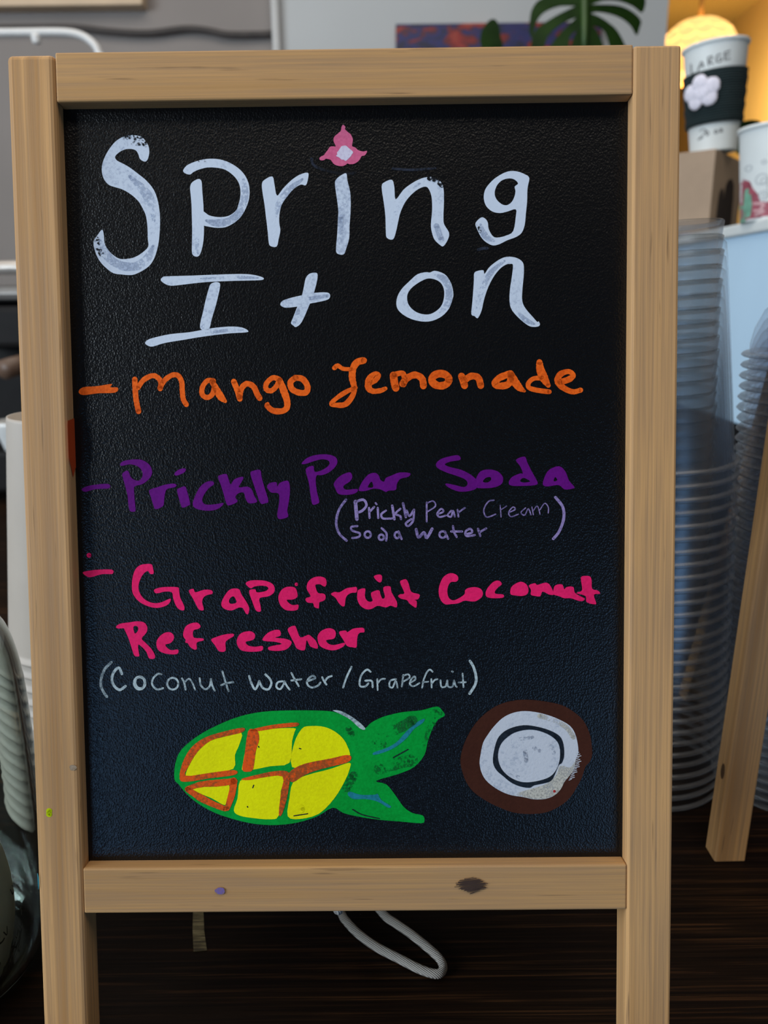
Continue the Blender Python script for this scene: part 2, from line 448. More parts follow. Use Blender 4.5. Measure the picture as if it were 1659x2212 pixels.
for rg, pts, r in ((A, [(118,860),(150,940),(205,1005),(290,1045),(390,1040),(460,985),(500,900)], 30), (A, [(330,400),(430,500),(490,600),(505,720)], 32),
    (A, [(815,850),(812,955)], 17), (A, [(1145,420),(1158,520),(1130,640),(1050,718),(950,735),(880,718)], 26), (A, [(1378,690),(1400,600),(1470,500),(1570,420)], 22),
    (B, [(235,640),(225,860)], 20), (B, [(575,680),(610,590),(680,480),(760,415)], 16), (B, [(868,700),(900,790)], 24), (B, [(1160,690),(1190,765),(1250,800)], 22),
    (C, [(480,222),(750,212),(930,217)], 14), (C, [(515,470),(497,600)], 18), (C, [(520,645),(700,625),(810,622)], 14), (C, [(1240,470),(1210,565)], 18), (C, [(1330,378),(1470,357)], 18),
    (D, [(500,305),(580,345),(620,430),(610,560),(540,640)], 30), (D, [(865,640),(915,440),(1000,280),(1120,178)], 22), (D, [(1235,630),(1300,705),(1385,745)], 24)):
    b.stroke(rg, [(x_, y_, r * (.35 if k in (0, len(pts) - 1) else 1)) for k, (x_, y_) in enumerate(pts)] if len(pts) > 2 else pts, r * .8, mi=1, lev=1)
for rg, pts, r in ((A, [(300,130),(360,122),(420,140),(445,170)], 22), (A, [(345,160),(400,165)], 16), (A, [(95,850),(100,900),(130,960)], 18), (A, [(830,290),(900,285)], 10), (B, [(820,385),(870,400),(902,432)], 15), (B, [(1140,690),(1160,740)], 8)):
    b.stroke(rg, pts, r, mi=2, lev=2)
painted('title_lettering', [M['white_paint'], dry_white, dry_black], b, 'large white brushed words Spring It on')

# --- flower over the i
F = (670, 250, 10.37)
b = Brush()
b.poly(F, [(735,200),(790,250),(780,300),(850,370),(910,420),(955,520),(950,590),(940,680),(1010,710),(1060,760),(1130,790),(1200,800),(1270,785),(1265,830),(1220,890),(1155,905),(1110,980),(1050,1040),(970,1080),(880,1085),(835,1070),(780,1110),(700,1130),(600,1115),(530,1080),(490,1030),(460,990),(400,970),(345,965),(320,990),(260,1000),(215,985),(210,945),(250,910),(310,880),(345,830),(400,760),(440,700),(500,685),(570,690),(550,630),(525,570),(530,490),(570,440),(640,385),(690,330),(700,260)], lev=1)
b.poly(F, [(700,685),(740,675),(800,670),(860,720),(960,810),(930,870),(900,920),(800,1010),(750,985),(700,980),(640,930),(580,900),(610,860),(600,830),(650,760)], mi=1, lev=2)
painted('flower_painting', [M['rose'], M['petal_white']], b, 'pink three petalled flower dotting the letter i')
for rg, pts, r in ((B, [(40,255),(50,290),(85,315),(150,335),(230,352),(330,350)], 9), (B, [(580,320),(700,328),(860,318)], 8), (B, [(1145,858),(1175,850),(1205,848)], 9)):
    b = Brush(); b.stroke(rg, pts, r, lev=-.5)
    painted('chalk_smear', [M['smear']], b, 'faint bluish wiped paint trace')

# --- Mango Lemonade
E_ = (160, 760, 3.072); G = (680, 750, 2.7197)
b = Brush()
b.poly(E_, [(30,265),(60,235),(150,228),(250,213),(240,235),(290,237),(275,270),(160,275),(60,287)])
b.stroke(E_, [(403,182),(405,240),(412,320),(428,396)], 18)
b.stroke(E_, [(425,240,15),(460,188,17),(520,158,17),(560,175,17),(576,205,17),(572,245,17)], 17)
b.stroke(E_, [(570,240),(600,190),(650,155),(690,158),(714,200),(718,260),(725,315),(745,350)], 17)
b.stroke(E_, [(925,192),(885,192),(853,232),(850,280),(880,303),(915,285),(930,235),(920,190)], 17)
b.stroke(E_, [(915,195,18),(945,250,22),(975,300,24),(1003,328,12)], 20)
b.stroke(E_, [(1060,197),(1085,260),(1100,312)], 19)
b.stroke(E_, [(1098,300),(1110,245),(1145,212),(1190,230),(1215,280),(1232,308)], 19)
b.stroke(E_, [(1365,185),(1320,172),(1278,208),(1275,248),(1310,258),(1345,225),(1362,185)], 17)
b.stroke(E_, [(1365,185,17),(1388,250,24),(1412,320,22),(1412,370,20),(1380,393,20),(1320,390,20),(1282,358,18),(1285,345,12)], 20)
b.stroke(E_, [(1470,172),(1437,200),(1445,245),(1490,270),(1540,268),(1548,225),(1515,180),(1468,172)], 20)
b.stroke(G, [(115,122,14),(135,108,13),(165,126,12),(215,130,12)], 13)
b.stroke(G, [(288,78,19),(250,88,20),(225,125,20),(220,180,20),(232,240,16),(222,285,15),(180,335,17),(125,340,14),(97,332,13),(130,298,13),(185,262,14),(240,238,12)], 16)
b.stroke(G, [(320,213,14),(355,195,15),(374,165,15),(352,155,12),(322,185,20),(315,235,20),(340,258,16),(385,255,15),(415,243,12)], 15)
b.stroke(G, [(462,165),(468,210),(476,240)], 22)
b.stroke(G, [(465,162),(515,153),(528,190),(522,220)], 16)
b.stroke(G, [(515,215),(545,180),(590,163),(630,185),(638,228)], 20)
b.ring(G, 738, 191, 50, 36, 22)
b.stroke(G, [(862,170),(873,200),(880,226)], 21)
b.stroke(G, [(878,195),(920,170),(960,180),(975,226)], 20)
b.stroke(G, [(1150,155),(1085,180),(1058,215),(1090,228),(1140,215),(1155,165)], 20)
b.stroke(G, [(1150,160,22),(1180,210,24),(1205,240,20),(1232,258,8)], 18)
b.stroke(G, [(1320,88,18),(1325,130,24),(1345,180,26),(1372,225,14)], 22)
b.stroke(G, [(1335,180),(1285,185),(1255,212),(1262,240),(1320,255),(1378,262)], 14)
b.stroke(G, [(1440,205,17),(1490,190,19),(1520,165,14),(1490,143,15),(1442,160,18),(1428,200,20),(1460,238,18),(1515,262,15),(1562,252,15)], 17)
painted('menu_lettering', [M['orange']], b, 'orange brushed words Mango Lemonade')

# --- Prickly Pear Soda
H = (160, 960, 3.072); I = (620, 960, 2.552)
b = Brush()
b.poly(H, [(50,298),(85,278),(150,266),(225,262),(240,280),(225,293),(140,297),(75,315)])
b.poly(H, [(305,130),(330,110),(390,100),(450,103),(500,135),(518,180),(505,220),(460,260),(410,275),(398,290),(400,340),(405,400),(408,440),(390,447),(370,440),(360,400),(355,340),(340,280),(325,225),(320,195),(345,175),(362,180),(375,215),(400,235),(430,240),(450,220),(455,190),(440,160),(410,140),(370,132),(330,140),(312,142)])
b.poly(H, [(497,310),(515,295),(550,285),(600,268),(660,260),(680,272),(665,285),(620,295),(605,320),(598,365),(590,410),(540,430),(525,400),(510,350)])
b.poly(H, [(683,305),(700,290),(735,278),(750,310),(770,390),(760,405),(720,420),(705,390)])
b.poly(H, [(665,195),(690,170),(730,158),(742,170),(725,190),(680,207)])
b.poly(H, [(890,245),(920,245),(928,265),(895,290),(865,330),(850,370),(865,395),(900,400),(950,395),(990,388),(985,405),(950,430),(900,440),(840,435),(800,420),(787,395),(800,350),(830,290),(860,260)])
b.poly(H, [(955,215),(975,202),(1012,197),(1025,230),(1040,265),(1060,235),(1090,220),(1120,215),(1122,230),(1105,260),(1095,285),(1150,280),(1180,300),(1195,340),(1215,375),(1200,388),(1160,390),(1140,365),(1125,320),(1090,325),(1070,350),(1085,380),(1030,405),(1010,390),(990,320),(970,260)])
b.poly(H, [(1170,195),(1190,175),(1235,170),(1245,220),(1265,290),(1290,375),(1270,390),(1240,393),(1220,350),(1200,290)], lev=.5)
b.poly(H, [(1280,280),(1295,258),(1330,250),(1345,255),(1350,280),(1365,255),(1415,240),(1430,265),(1432,320),(1425,380),(1415,440),(1422,475),(1400,490),(1360,495),(1348,470),(1355,420),(1362,370),(1355,325),(1310,320),(1290,300)], lev=.5)
b.poly(I, [(80,105),(110,75),(160,58),(220,55),(265,68),(278,95),(265,125),(230,155),(190,170),(165,170),(158,200),(165,260),(178,315),(165,328),(140,330),(130,280),(120,210),(105,155),(108,130),(145,118),(152,150),(185,145),(220,125),(235,105),(225,88),(190,82),(140,95),(100,108)])
b.poly(I, [(258,215),(285,180),(320,160),(350,155),(360,180),(345,205),(315,225),(312,240),(330,250),(385,245),(388,260),(360,275),(310,278),(280,270),(265,240)])
b.poly(I, [(395,250),(415,205),(450,165),(485,157),(505,170),(515,195),(535,205),(545,185),(580,170),(620,155),(678,158),(670,178),(625,190),(605,220),(600,250),(560,255),(545,262),(520,250),(500,245),(470,245),(440,255),(410,258)], [[(445,235),(465,205),(475,225),(470,238)]])
b.poly(I, [(945,60),(955,85),(900,95),(870,110),(900,125),(960,140),(1010,165),(1040,190),(1060,215),(1040,245),(1000,258),(950,260),(905,245),(875,225),(880,215),(930,225),(975,235),(995,220),(985,195),(940,175),(880,155),(830,130),(822,105),(850,80),(900,65)])
b.poly(I, [(1040,195),(1065,150),(1110,138),(1160,148),(1190,180),(1185,215),(1150,235),(1090,242),(1040,235)], [[(1080,205),(1095,185),(1120,180),(1125,195),(1105,210)]], lev=.5)
b.poly(I, [(1262,85),(1310,67),(1325,100),(1350,150),(1380,205),(1375,222),(1330,228),(1240,228),(1222,210),(1240,180),(1285,160),(1300,160),(1285,120)], [[(1285,200),(1300,185),(1320,190),(1340,205),(1300,210)]])
b.poly(I, [(1410,220),(1420,180),(1445,140),(1500,120),(1535,150),(1555,200),(1585,235),(1570,245),(1530,248),(1500,225),(1460,228),(1430,232)], [[(1470,200),(1478,180),(1490,195),(1480,203)]])
painted('menu_lettering', [M['purple']], b, 'purple brushed words Prickly Pear Soda')

b = Brush()
for pts, r in (
    ([(325,305),(287,360),(271,430),(287,490),(328,530)], 7), ([(377,315),(385,412)], 10), ([(375,318),(420,305),(438,335),(415,365),(390,375)], 7),
    ([(452,350),(455,405)], 6), ([(455,372),(480,345)], 6), ([(500,350),(503,405)], 6), ([(488,323),(494,330)], 5), ([(545,365),(520,385),(530,408),(580,408)], 6),
    ([(580,338),(592,412)], 7), ([(625,355),(598,382),(624,395),(628,412)], 6), ([(640,325),(655,400)], 7),
    ([(660,365),(675,395),(698,362)], 6), ([(700,360),(695,420),(668,450),(655,435),(685,412)], 6),
    ([(770,320),(770,425)], 5), ([(770,325),(805,312),(818,340),(775,370)], 4), ([(830,385),(862,370),(850,355),(828,380),(840,400),(875,392)], 5),
    ([(905,365),(885,390),(905,398),(915,365),(925,398)], 5), ([(940,360),(945,398)], 5), ([(945,375),(980,350)], 5),
    ([(1140,308),(1110,315),(1085,360),(1100,400),(1150,385)], 4), ([(1175,335),(1180,400)], 3), ([(1180,360),(1210,340)], 3),
    ([(1225,375),(1258,358),(1245,345),(1222,375),(1235,398),(1275,385)], 3.5), ([(1315,350),(1290,375),(1310,390),(1330,355),(1345,388)], 3.5),
    ([(1350,345),(1358,388)], 3), ([(1358,365),(1380,340),(1395,385)], 3), ([(1395,360),(1420,325),(1440,345),(1440,378)], 3),
    ([(1480,292),(1520,345),(1525,410),(1500,480),(1468,520)], 8),
    ([(388,450),(355,455),(360,475),(400,490),(395,510),(360,516)], 6), ([(522,462),(548,490),(547,530)], 6),
    ([(615,480),(632,522)], 6), ([(712,468),(725,512),(755,485),(770,515),(800,465)], 8), ([(870,480),(888,520)], 6),
    ([(915,450),(920,480),(935,510)], 6), ([(905,480),(965,480)], 6), ([(985,495),(1020,485),(1010,465),(985,480),(990,505),(1035,500)], 6),
    ([(1053,465),(1065,505)], 6), ([(1060,485),(1098,463)], 6)):
    b.stroke(I, pts, r)
for cx_, cy_, rx, ry in ((445, 497, 17, 18), (520, 512, 14, 15), (607, 500, 14, 17), (858, 497, 18, 18)): b.ring(I, cx_, cy_, rx, ry, 6)
painted('small_lettering', [M['lavender']], b, 'thin lavender words Prickly Pear Cream Soda water in brackets')

# --- Grapefruit Coconut Refresher
J = (160, 1180, 3.318); K = (600, 1220, 4.879); L = (920, 1220, 4.1475)
b = Brush()
b.ring(J, 107, 65, 8, 8, 9)
b.poly(J, [(62,190),(90,178),(170,168),(272,168),(275,198),(200,200),(120,222),(90,215)])
b.poly(J, [(570,195),(545,198),(530,178),(505,190),(480,225),(463,275),(465,320),(490,365),(530,395),(580,408),(630,400),(690,375),(685,405),(650,430),(590,442),(530,430),(470,400),(430,355),(415,310),(418,230),(440,165),(475,135),(520,127),(555,130),(565,155)])
b.poly(J, [(572,315),(600,300),(650,292),(740,293),(752,310),(760,365),(790,430),(785,460),(750,450),(725,415),(710,370),(700,330),(650,325),(590,338)])
b.poly(J, [(822,320),(855,305),(870,330),(930,312),(985,315),(992,340),(960,348),(930,365),(918,400),(930,455),(900,457),(880,430),(855,380)])
b.poly(J, [(1055,420),(1070,370),(1110,315),(1150,302),(1185,310),(1200,345),(1230,390),(1255,440),(1248,485),(1230,480),(1210,445),(1180,440),(1130,460),(1080,450)], [[(1110,395),(1120,370),(1145,360),(1165,400),(1140,412),(1118,410)]])
b.poly(J, [(1230,270),(1250,250),(1300,243),(1370,248),(1420,268),(1438,300),(1430,335),(1390,360),(1330,372),(1335,420),(1340,460),(1325,470),(1300,455),(1275,390),(1255,330),(1265,310),(1300,310),(1310,330),(1360,325),(1390,310),(1385,290),(1340,282),(1290,290),(1265,302)])
b.poly(K, [(210,320),(195,350),(150,368),(95,370),(120,405),(160,425),(215,420),(218,450),(205,475),(150,485),(80,475),(30,430),(8,370),(10,320),(40,265),(90,235),(150,232),(190,250)])
b.ring(K, 196, 206, 8, 8, 10)
b.poly(K, [(305,230),(320,180),(365,140),(430,123),(490,135),(512,165),(512,210),(495,230),(470,220),(445,205),(400,210),(400,240),(425,297),(480,303),(503,325),(500,365),(470,385),(440,395),(435,440),(430,460),(385,445),(372,405),(320,400),(293,375),(300,350),(345,335),(330,300),(310,265)])
b.poly(K, [(560,310),(600,285),(650,290),(720,250),(780,238),(832,237),(830,290),(780,295),(735,320),(715,360),(705,430),(680,437),(640,400),(610,350)])
b.poly(K, [(838,310),(850,265),(920,250),(918,320),(930,365),(965,390),(1000,378),(985,330),(990,290),(1065,268),(1085,320),(1105,358),(1130,335),(1112,240),(1185,228),(1200,290),(1255,390),(1250,450),(1190,430),(1140,450),(1055,432),(990,465),(930,468),(870,430),(840,370)])
b.poly(K, [(1012,125),(1040,107),(1080,103),(1100,125),(1095,170),(1075,187),(1040,165)])
b.poly(K, [(1288,185),(1320,158),(1355,155),(1380,200),(1408,285),(1490,310),(1493,340),(1475,365),(1440,370),(1465,385),(1460,450),(1430,440),(1385,405),(1360,372),(1300,358),(1268,332),(1290,310),(1335,298)])
b.poly(J, [(300,577),(330,555),(400,545),(450,538),(500,545),(525,580),(518,620),(485,660),(510,690),(550,730),(575,770),(580,800),(560,808),(535,800),(520,760),(490,725),(460,705),(462,750),(468,785),(450,790),(430,780),(410,720),(390,660),(365,605),(355,588),(315,590)], [[(425,580),(445,570),(460,585),(455,610),(435,625)]])
b.poly(J, [(590,690),(610,650),(650,620),(690,617),(715,640),(712,670),(690,695),(655,705),(670,730),(700,745),(745,740),(742,770),(700,775),(640,765),(600,740)])
b.poly(J, [(783,620),(800,575),(840,552),(885,548),(907,575),(890,592),(860,600),(852,620),(860,655),(920,660),(928,675),(880,690),(880,735),(860,740),(830,720),(815,695),(797,690),(800,670),(785,650)])
b.poly(J, [(982,670),(1020,650),(1080,632),(1140,627),(1143,645),(1110,665),(1085,690),(1085,750),(1040,753),(1010,710)])
b.poly(J, [(1165,690),(1180,640),(1215,615),(1270,610),(1297,635),(1285,670),(1230,685),(1250,712),(1300,720),(1350,715),(1350,745),(1310,755),(1240,755),(1190,740)])
b.poly(J, [(1350,665),(1390,620),(1440,600),(1475,603),(1480,640),(1440,655),(1510,662),(1555,680),(1555,705),(1520,740),(1460,750),(1400,745),(1392,725),(1430,712),(1490,700),(1440,685),(1370,680)])
b.poly(K, [(105,685),(130,655),(180,643),(200,680),(240,765),(320,738),(360,760),(400,800),(422,850),(415,885),(350,865),(330,840),(305,795),(295,850),(280,902),(205,885),(170,820),(130,745)])
b.poly(K, [(418,770),(440,715),(490,680),(550,668),(600,690),(612,735),(590,780),(510,795),(540,835),(600,845),(700,822),(703,850),(660,880),(590,902),(510,890),(440,850)])
b.poly(K, [(645,715),(680,695),(720,695),(735,710),(790,675),(850,665),(905,667),(912,710),(870,715),(845,740),(835,800),(830,870),(790,870),(730,855),(690,790)])
b.poly(L, [(290,130),(270,152),(225,155),(200,190),(192,240),(205,295),(240,318),(285,305),(345,265),(350,230),(380,208),(440,200),(490,215),(510,250),(500,290),(450,325),(400,328),(345,322),(290,345),(230,352),(175,355),(135,320),(115,260),(120,190),(150,120),(190,85),(235,75),(280,95)])
b.poly(L, [(535,265),(545,220),(590,165),(630,142),(665,148),(680,175),(650,200),(620,235),(625,260),(690,265),(698,290),(670,298),(600,300),(550,290)])
b.poly(L, [(757,225),(770,195),(810,165),(855,152),(900,175),(920,225),(905,265),(860,280),(800,275),(760,265)])
b.poly(L, [(922,185),(975,165),(1000,180),(1070,160),(1110,180),(1145,250),(1140,270),(1100,265),(1045,240),(1025,282),(980,280),(940,268),(942,225)])
b.poly(L, [(1150,195),(1190,175),(1225,180),(1240,220),(1260,200),(1320,198),(1335,250),(1390,285),(1420,300),(1415,320),(1375,325),(1300,300),(1240,300),(1190,280),(1145,265)])
b.poly(L, [(1388,115),(1430,100),(1470,105),(1485,140),(1490,215),(1540,230),(1560,260),(1505,268),(1525,340),(1515,355),(1440,335),(1430,280),(1355,258),(1360,245),(1400,225)])
painted('menu_lettering', [M['pink']], b, 'hot pink brushed words Grapefruit Coconut Refresher')

# --- (Coconut Water / Grapefruit)
m1 = (200, 1410, 3.770); n1 = (620, 1410, 3.770)
b = Brush()
for pts, r in (([(153,78),(102,130),(73,200),(68,270),(90,320),(116,358)], 11), ([(238,172),(213,122),(172,160),(157,220),(180,275),(222,302),(268,272)], 11),
    ([(560,175),(528,174),(490,215),(488,265),(525,298),(575,288)], 8), ([(728,210),(745,240),(758,300)], 8), ([(750,240),(785,212),(812,245),(835,302)], 7),
    ([(872,208),(882,265),(920,298),(955,270),(965,215)], 8), ([(963,215),(975,270),(995,308)], 8), ([(1058,152),(1080,230),(1108,313)], 8), ([(1047,264),(1100,246),(1146,240)], 8),
    ([(1275,190),(1290,240),(1325,298),(1358,232)], 9), ([(1356,232),(1385,285),(1430,298),(1455,255),(1445,215),(1408,177)], 9),
    ([(1562,232),(1510,240),(1497,278),(1530,295),(1565,240)], 8), ([(1560,232),(1585,275),(1605,300)], 8)): b.stroke(m1, pts, r)
b.ring(m1, 383, 247, 44, 50, 11); b.ring(m1, 390, 240, 38, 45, 4); b.ring(m1, 653, 252, 45, 48, 8)
for pts, r in (([(35,165),(65,220),(95,272)], 8), ([(35,226),(115,216)], 8), ([(165,232),(228,208),(210,188),(172,215),(165,255),(200,283),(248,270),(272,243)], 8),
    ([(287,200),(302,232),(320,258)], 8), ([(312,228),(332,202),(363,190)], 8), ([(525,115),(485,200),(457,283)], 8),
    ([(680,155),(650,138),(610,175),(592,230),(597,272),(635,275),(662,250)], 8), ([(638,228),(690,230),(697,280)], 8), ([(735,215),(738,303)], 7), ([(740,247),(765,217),(798,212)], 7),
    ([(888,215),(842,228),(834,272),(860,282),(885,230),(900,283)], 7), ([(947,182),(935,275)], 7), ([(942,190),(985,176),(998,202),(945,235)], 7),
    ([(1010,242),(1045,217),(1038,192),(1010,220),(1000,255),(1030,273),(1078,247)], 7), ([(1185,155),(1163,138),(1135,165),(1112,225),(1100,285)], 7), ([(1103,240),(1150,236)], 6),
    ([(1175,215),(1178,283)], 7), ([(1180,250),(1203,222),(1225,215)], 7), ([(1250,225),(1257,275),(1290,275),(1305,225)], 7), ([(1305,225),(1312,275),(1348,275),(1360,225)], 7), ([(1360,225),(1372,265),(1382,278)], 7),
    ([(1344,152),(1350,155)], 8), ([(1430,170),(1437,280)], 7), ([(1397,242),(1455,240)], 7), ([(1490,67),(1520,120),(1540,200),(1532,260),(1487,333)], 11)): b.stroke(n1, pts, r)
painted('small_lettering', [M['mint']], b, 'thin pale mint words Coconut Water Grapefruit in brackets')

# --- mango
Q = (360, 1500, 2.676)
b = Brush()
b.poly(Q, [(45,490),(50,400),(85,320),(180,240),(300,175),(430,125),(560,100),(700,93),(860,93),(960,100),(1030,125),(1090,165),(1145,195),(1180,165),(1250,130),(1360,103),(1470,92),(1560,70),(1590,90),(1608,122),(1570,145),(1540,190),(1510,270),(1490,350),(1430,420),(1340,460),(1210,500),(1270,520),(1320,580),(1370,650),(1420,685),(1480,700),(1490,730),(1470,745),(1350,735),(1230,725),(1100,705),(1020,685),(960,655),(870,705),(760,740),(640,755),(520,750),(400,725),(280,685),(180,630),(110,570),(70,520)], mi=0)
for p in ([(110,470),(130,410),(180,330),(250,270),(330,245),(432,222),(420,290),(395,350),(385,430),(250,455),(150,470)],
          [(440,400),(470,260),(500,215),(600,200),(735,195),(740,215),(725,270),(710,395),(600,415),(500,435),(440,440)],
          [(725,420),(735,290),(780,200),(830,183),(920,190),(1000,235),(1045,300),(1045,370),(850,410)],
          [(130,545),(200,530),(270,525),(360,520),(352,600),(335,640),(260,600)],
          [(425,500),(500,490),(670,470),(660,560),(648,700),(600,722),(500,715),(420,700),(388,670),(410,600)],
          [(730,510),(800,470),(950,430),(1055,395),(1058,430),(1030,500),(970,600),(880,690),(770,720),(700,705),(710,600)]): b.poly(Q, p, mi=1, lev=1)
for p in ([(75,490),(90,400),(140,310),(220,250),(330,215),(440,192),(440,218),(330,245),(250,270),(180,330),(130,410),(110,470),(240,455),(390,437),(395,465),(250,485),(120,505)],
          [(470,215),(500,200),(525,210),(535,260),(515,330),(500,430),(470,447),(437,435),(450,350)],
          [(480,208),(540,190),(640,172),(755,163),(750,185),(640,195),(530,212)],
          [(720,440),(800,400),(950,370),(1040,350),(1068,365),(1040,395),(900,430),(800,465),(730,508),(705,480)],
          [(430,490),(520,465),(640,442),(710,455),(705,540),(690,620),(665,695),(648,690),(660,570),(670,475),(560,480),(480,495)]): b.poly(Q, p, mi=2, lev=2)
b.stroke(Q, [(118,545,12),(200,520,17),(300,512,20),(392,502,18)], 18, mi=2, lev=2)
b.stroke(Q, [(388,500,20),(378,570,20),(350,660,14)], 18, mi=2, lev=2)
b.stroke(Q, [(118,548,14),(200,600,20),(270,635,18),(338,662,14)], 18, mi=2, lev=2)
b.poly(Q, [(1197,335),(1270,310),(1330,275),(1380,220),(1440,165),(1490,140),(1480,165),(1430,200),(1390,250),(1330,300),(1270,330),(1200,350)], mi=3, lev=1)
b.poly(Q, [(1047,580),(1060,562),(1120,580),(1200,580),(1220,575),(1240,610),(1295,645),(1280,655),(1220,620),(1150,605),(1080,605)], mi=3, lev=1)
b.poly(Q, [(960,92),(1010,97),(1080,135),(1140,185),(1145,205),(1115,195),(1060,145),(1000,112)], mi=4, lev=1)
b.ring(Q, 768, 662, 18, 14, 12, mi=1, lev=2)
for pts in ([(1310,365),(1395,318)], [(735,702),(815,690)], [(1075,665),(1130,695),(1230,718)], [(497,540),(503,525)], [(766,312),(776,315)], [(530,300),(534,306)], [(466,648),(469,652)]):
    b.stroke(Q, pts, 3, mi=5, lev=2)
for pts, r in (([(1220,230),(1330,200),(1420,150)], 30), ([(1230,430),(1330,400),(1420,380)], 34), ([(1500,290),(1520,210),(1545,150)], 20), ([(1250,290),(1200,280)], 22), ([(1040,540),(1080,470)], 26), ([(1510,110),(1570,110)], 24), ([(1050,200),(1070,230)], 18)):
    b.stroke(Q, pts, r, mi=6, lev=1)
painted('mango_painting', [M['green'], M['yellow'], M['rust'], M['blue'], M['mint'], M['ring'], dry('thin_green_paint', lin(10, 116, 48), lin(26, 78, 42), .49, .60, 700)], b, 'green mango with diced yellow flesh, orange edges and two leaves')

# --- coconut
T = (980, 1500, 5.184)
b = Brush()
b.poly(T, [(75,750),(95,620),(150,480),(240,330),(370,200),(520,110),(700,65),(880,62),(1060,85),(1210,120),(1330,185),(1450,290),(1520,430),(1545,560),(1550,680),(1520,760),(1475,810),(1440,920),(1390,1020),(1300,1160),(1190,1250),(1040,1320),(860,1340),(680,1325),(520,1270),(360,1190),(220,1090),(140,980),(95,860)], mi=0)
b.poly(T, [(290,770),(300,680),(330,540),(390,440),(450,360),(540,270),(640,215),(760,188),(900,195),(1050,230),(1180,280),(1300,350),(1360,440),(1390,560),(1395,660),(1370,720),(1350,830),(1290,920),(1240,980),(1200,1060),(1130,1130),(1030,1170),(900,1175),(780,1150),(650,1130),(540,1090),(440,1030),(360,960),(310,870)], mi=1, lev=1)
b.poly(T, [(450,640),(490,500),(560,420),(660,370),(780,345),(900,355),(1040,390),(1150,440),(1210,500),(1235,600),(1235,700),(1210,770),(1180,790),(1140,880),(1100,960),(1040,990),(900,1020),(850,1047),(740,1030),(640,985),(560,920),(480,850),(440,760)],
       [[(500,640),(540,540),(640,450),(740,410),(850,395),(960,410),(1080,460),(1160,530),(1190,620),(1185,740),(1150,840),(1080,920),(960,965),(820,985),(720,970),(620,920),(540,840),(500,740)]], mi=2, lev=2)
b.poly(T, [(1190,800),(1300,820),(1350,760),(1380,700),(1350,830),(1290,920),(1240,980),(1200,1060),(1130,1130),(1030,1168),(900,1172),(780,1148),(660,1125),(860,1060),(1040,1000),(1150,900)], mi=4, lev=2)
b.stroke(T, [(960,240),(1120,290),(1260,370),(1340,480)], 26, mi=4, lev=2)
for pts, r in (([(800,640),(810,740)], 26), ([(900,600),(960,630)], 22), ([(560,620),(560,720)], 26), ([(1090,580),(1120,660)], 24), ([(740,500),(880,480)], 20), ([(990,262),(1020,280)], 12), ([(600,880),(760,940)], 18)):
    b.stroke(T, pts, r, mi=5, lev=2)
b.ring(T, 1128, 1085, 7, 7, 8, mi=3, lev=3)
for k in range(16):
    q_ = 660 + k * 20; x_ = 1372 - max(0, k - 6) * 9
    b.stroke(T, [(x_, q_), (x_ + 30 + 12 * (k % 3), q_ - 12)], 4, mi=1, lev=2)
painted('coconut_painting', [M['brown'], M['coconut'], M['ring'], M['red'], dry('cream_dry_paint', lin(206, 202, 190), lin(176, 172, 160), .40, .58), dry('grey_dry_paint', lin(170, 178, 192), lin(120, 130, 148), .50, .64, 700)], b, 'halved coconut with brown shell and white flesh')

# --- spots and smudges on the pine
def spot(name, parent, mats, label, draw):
    b = Brush(); draw(b); painted(name, mats, b, label, 0.0, parent)
P1 = (0, 0, 1)
spot('paint_spot', leg, [M['neon']], 'neon yellow paint spot', lambda b: (b.ring(P1, 106, 1752, 2.5, 2, 4), b.ring(P1, 106, 1759, 2.5, 2, 4)))
spot('paint_spot', leg, [M['teal']], 'teal paint smear on the edge', lambda b: b.poly(P1, [(80.5, 1886), (84, 1896), (84.5, 1912), (83, 1922), (81.5, 1910)]))
spot('paint_spot', leg, [M['haze']], 'whitish smudge', lambda b: b.poly(P1, [(150, 1655), (158, 1652), (166, 1657), (162, 1663), (153, 1664)]))
br = [o for o in sign.children if o.name.startswith('rail')][-1]
spot('paint_spot', br, [M['violet']], 'faint violet paint spot', lambda b: b.poly(P1, [(464, 1922), (474, 1917), (484, 1920), (484, 1930), (474, 1932), (466, 1928)]))
def scuff(b):
    random.seed(3)
    for k in range(26):
        y = 1897 + k * 1.35; c = 1018 + random.uniform(-4, 4) + (y - 1912) * .2
        h = (1 - abs((y - 1912) / 19) ** 1.7) * random.uniform(22, 36)
        if h > 2: b.stroke(P1, [(c - h, y + 1.5), (c, y), (c + h, y - 2)], random.uniform(.35, .85))
spot('scuff_mark', br, [flat('dark_brown_scuff', lin(62, 42, 30), .7)], 'dark brown brushed scuff', scuff)
# orange overspill on the inner side of the left upright
mesh('paint_spot', [(XL1 + .0003, yy, FOOT + zz) for yy, zz in ((.0004, -.0500), (.0074, -.0484), (.0074, -.0700), (.004, -.0745), (.0004, -.0660))],
     [(0, 1, 2, 3, 4)], flat('rust_overspill', lin(190, 70, 22), .6), leg)['label'] = 'orange paint overspill on the inner edge'

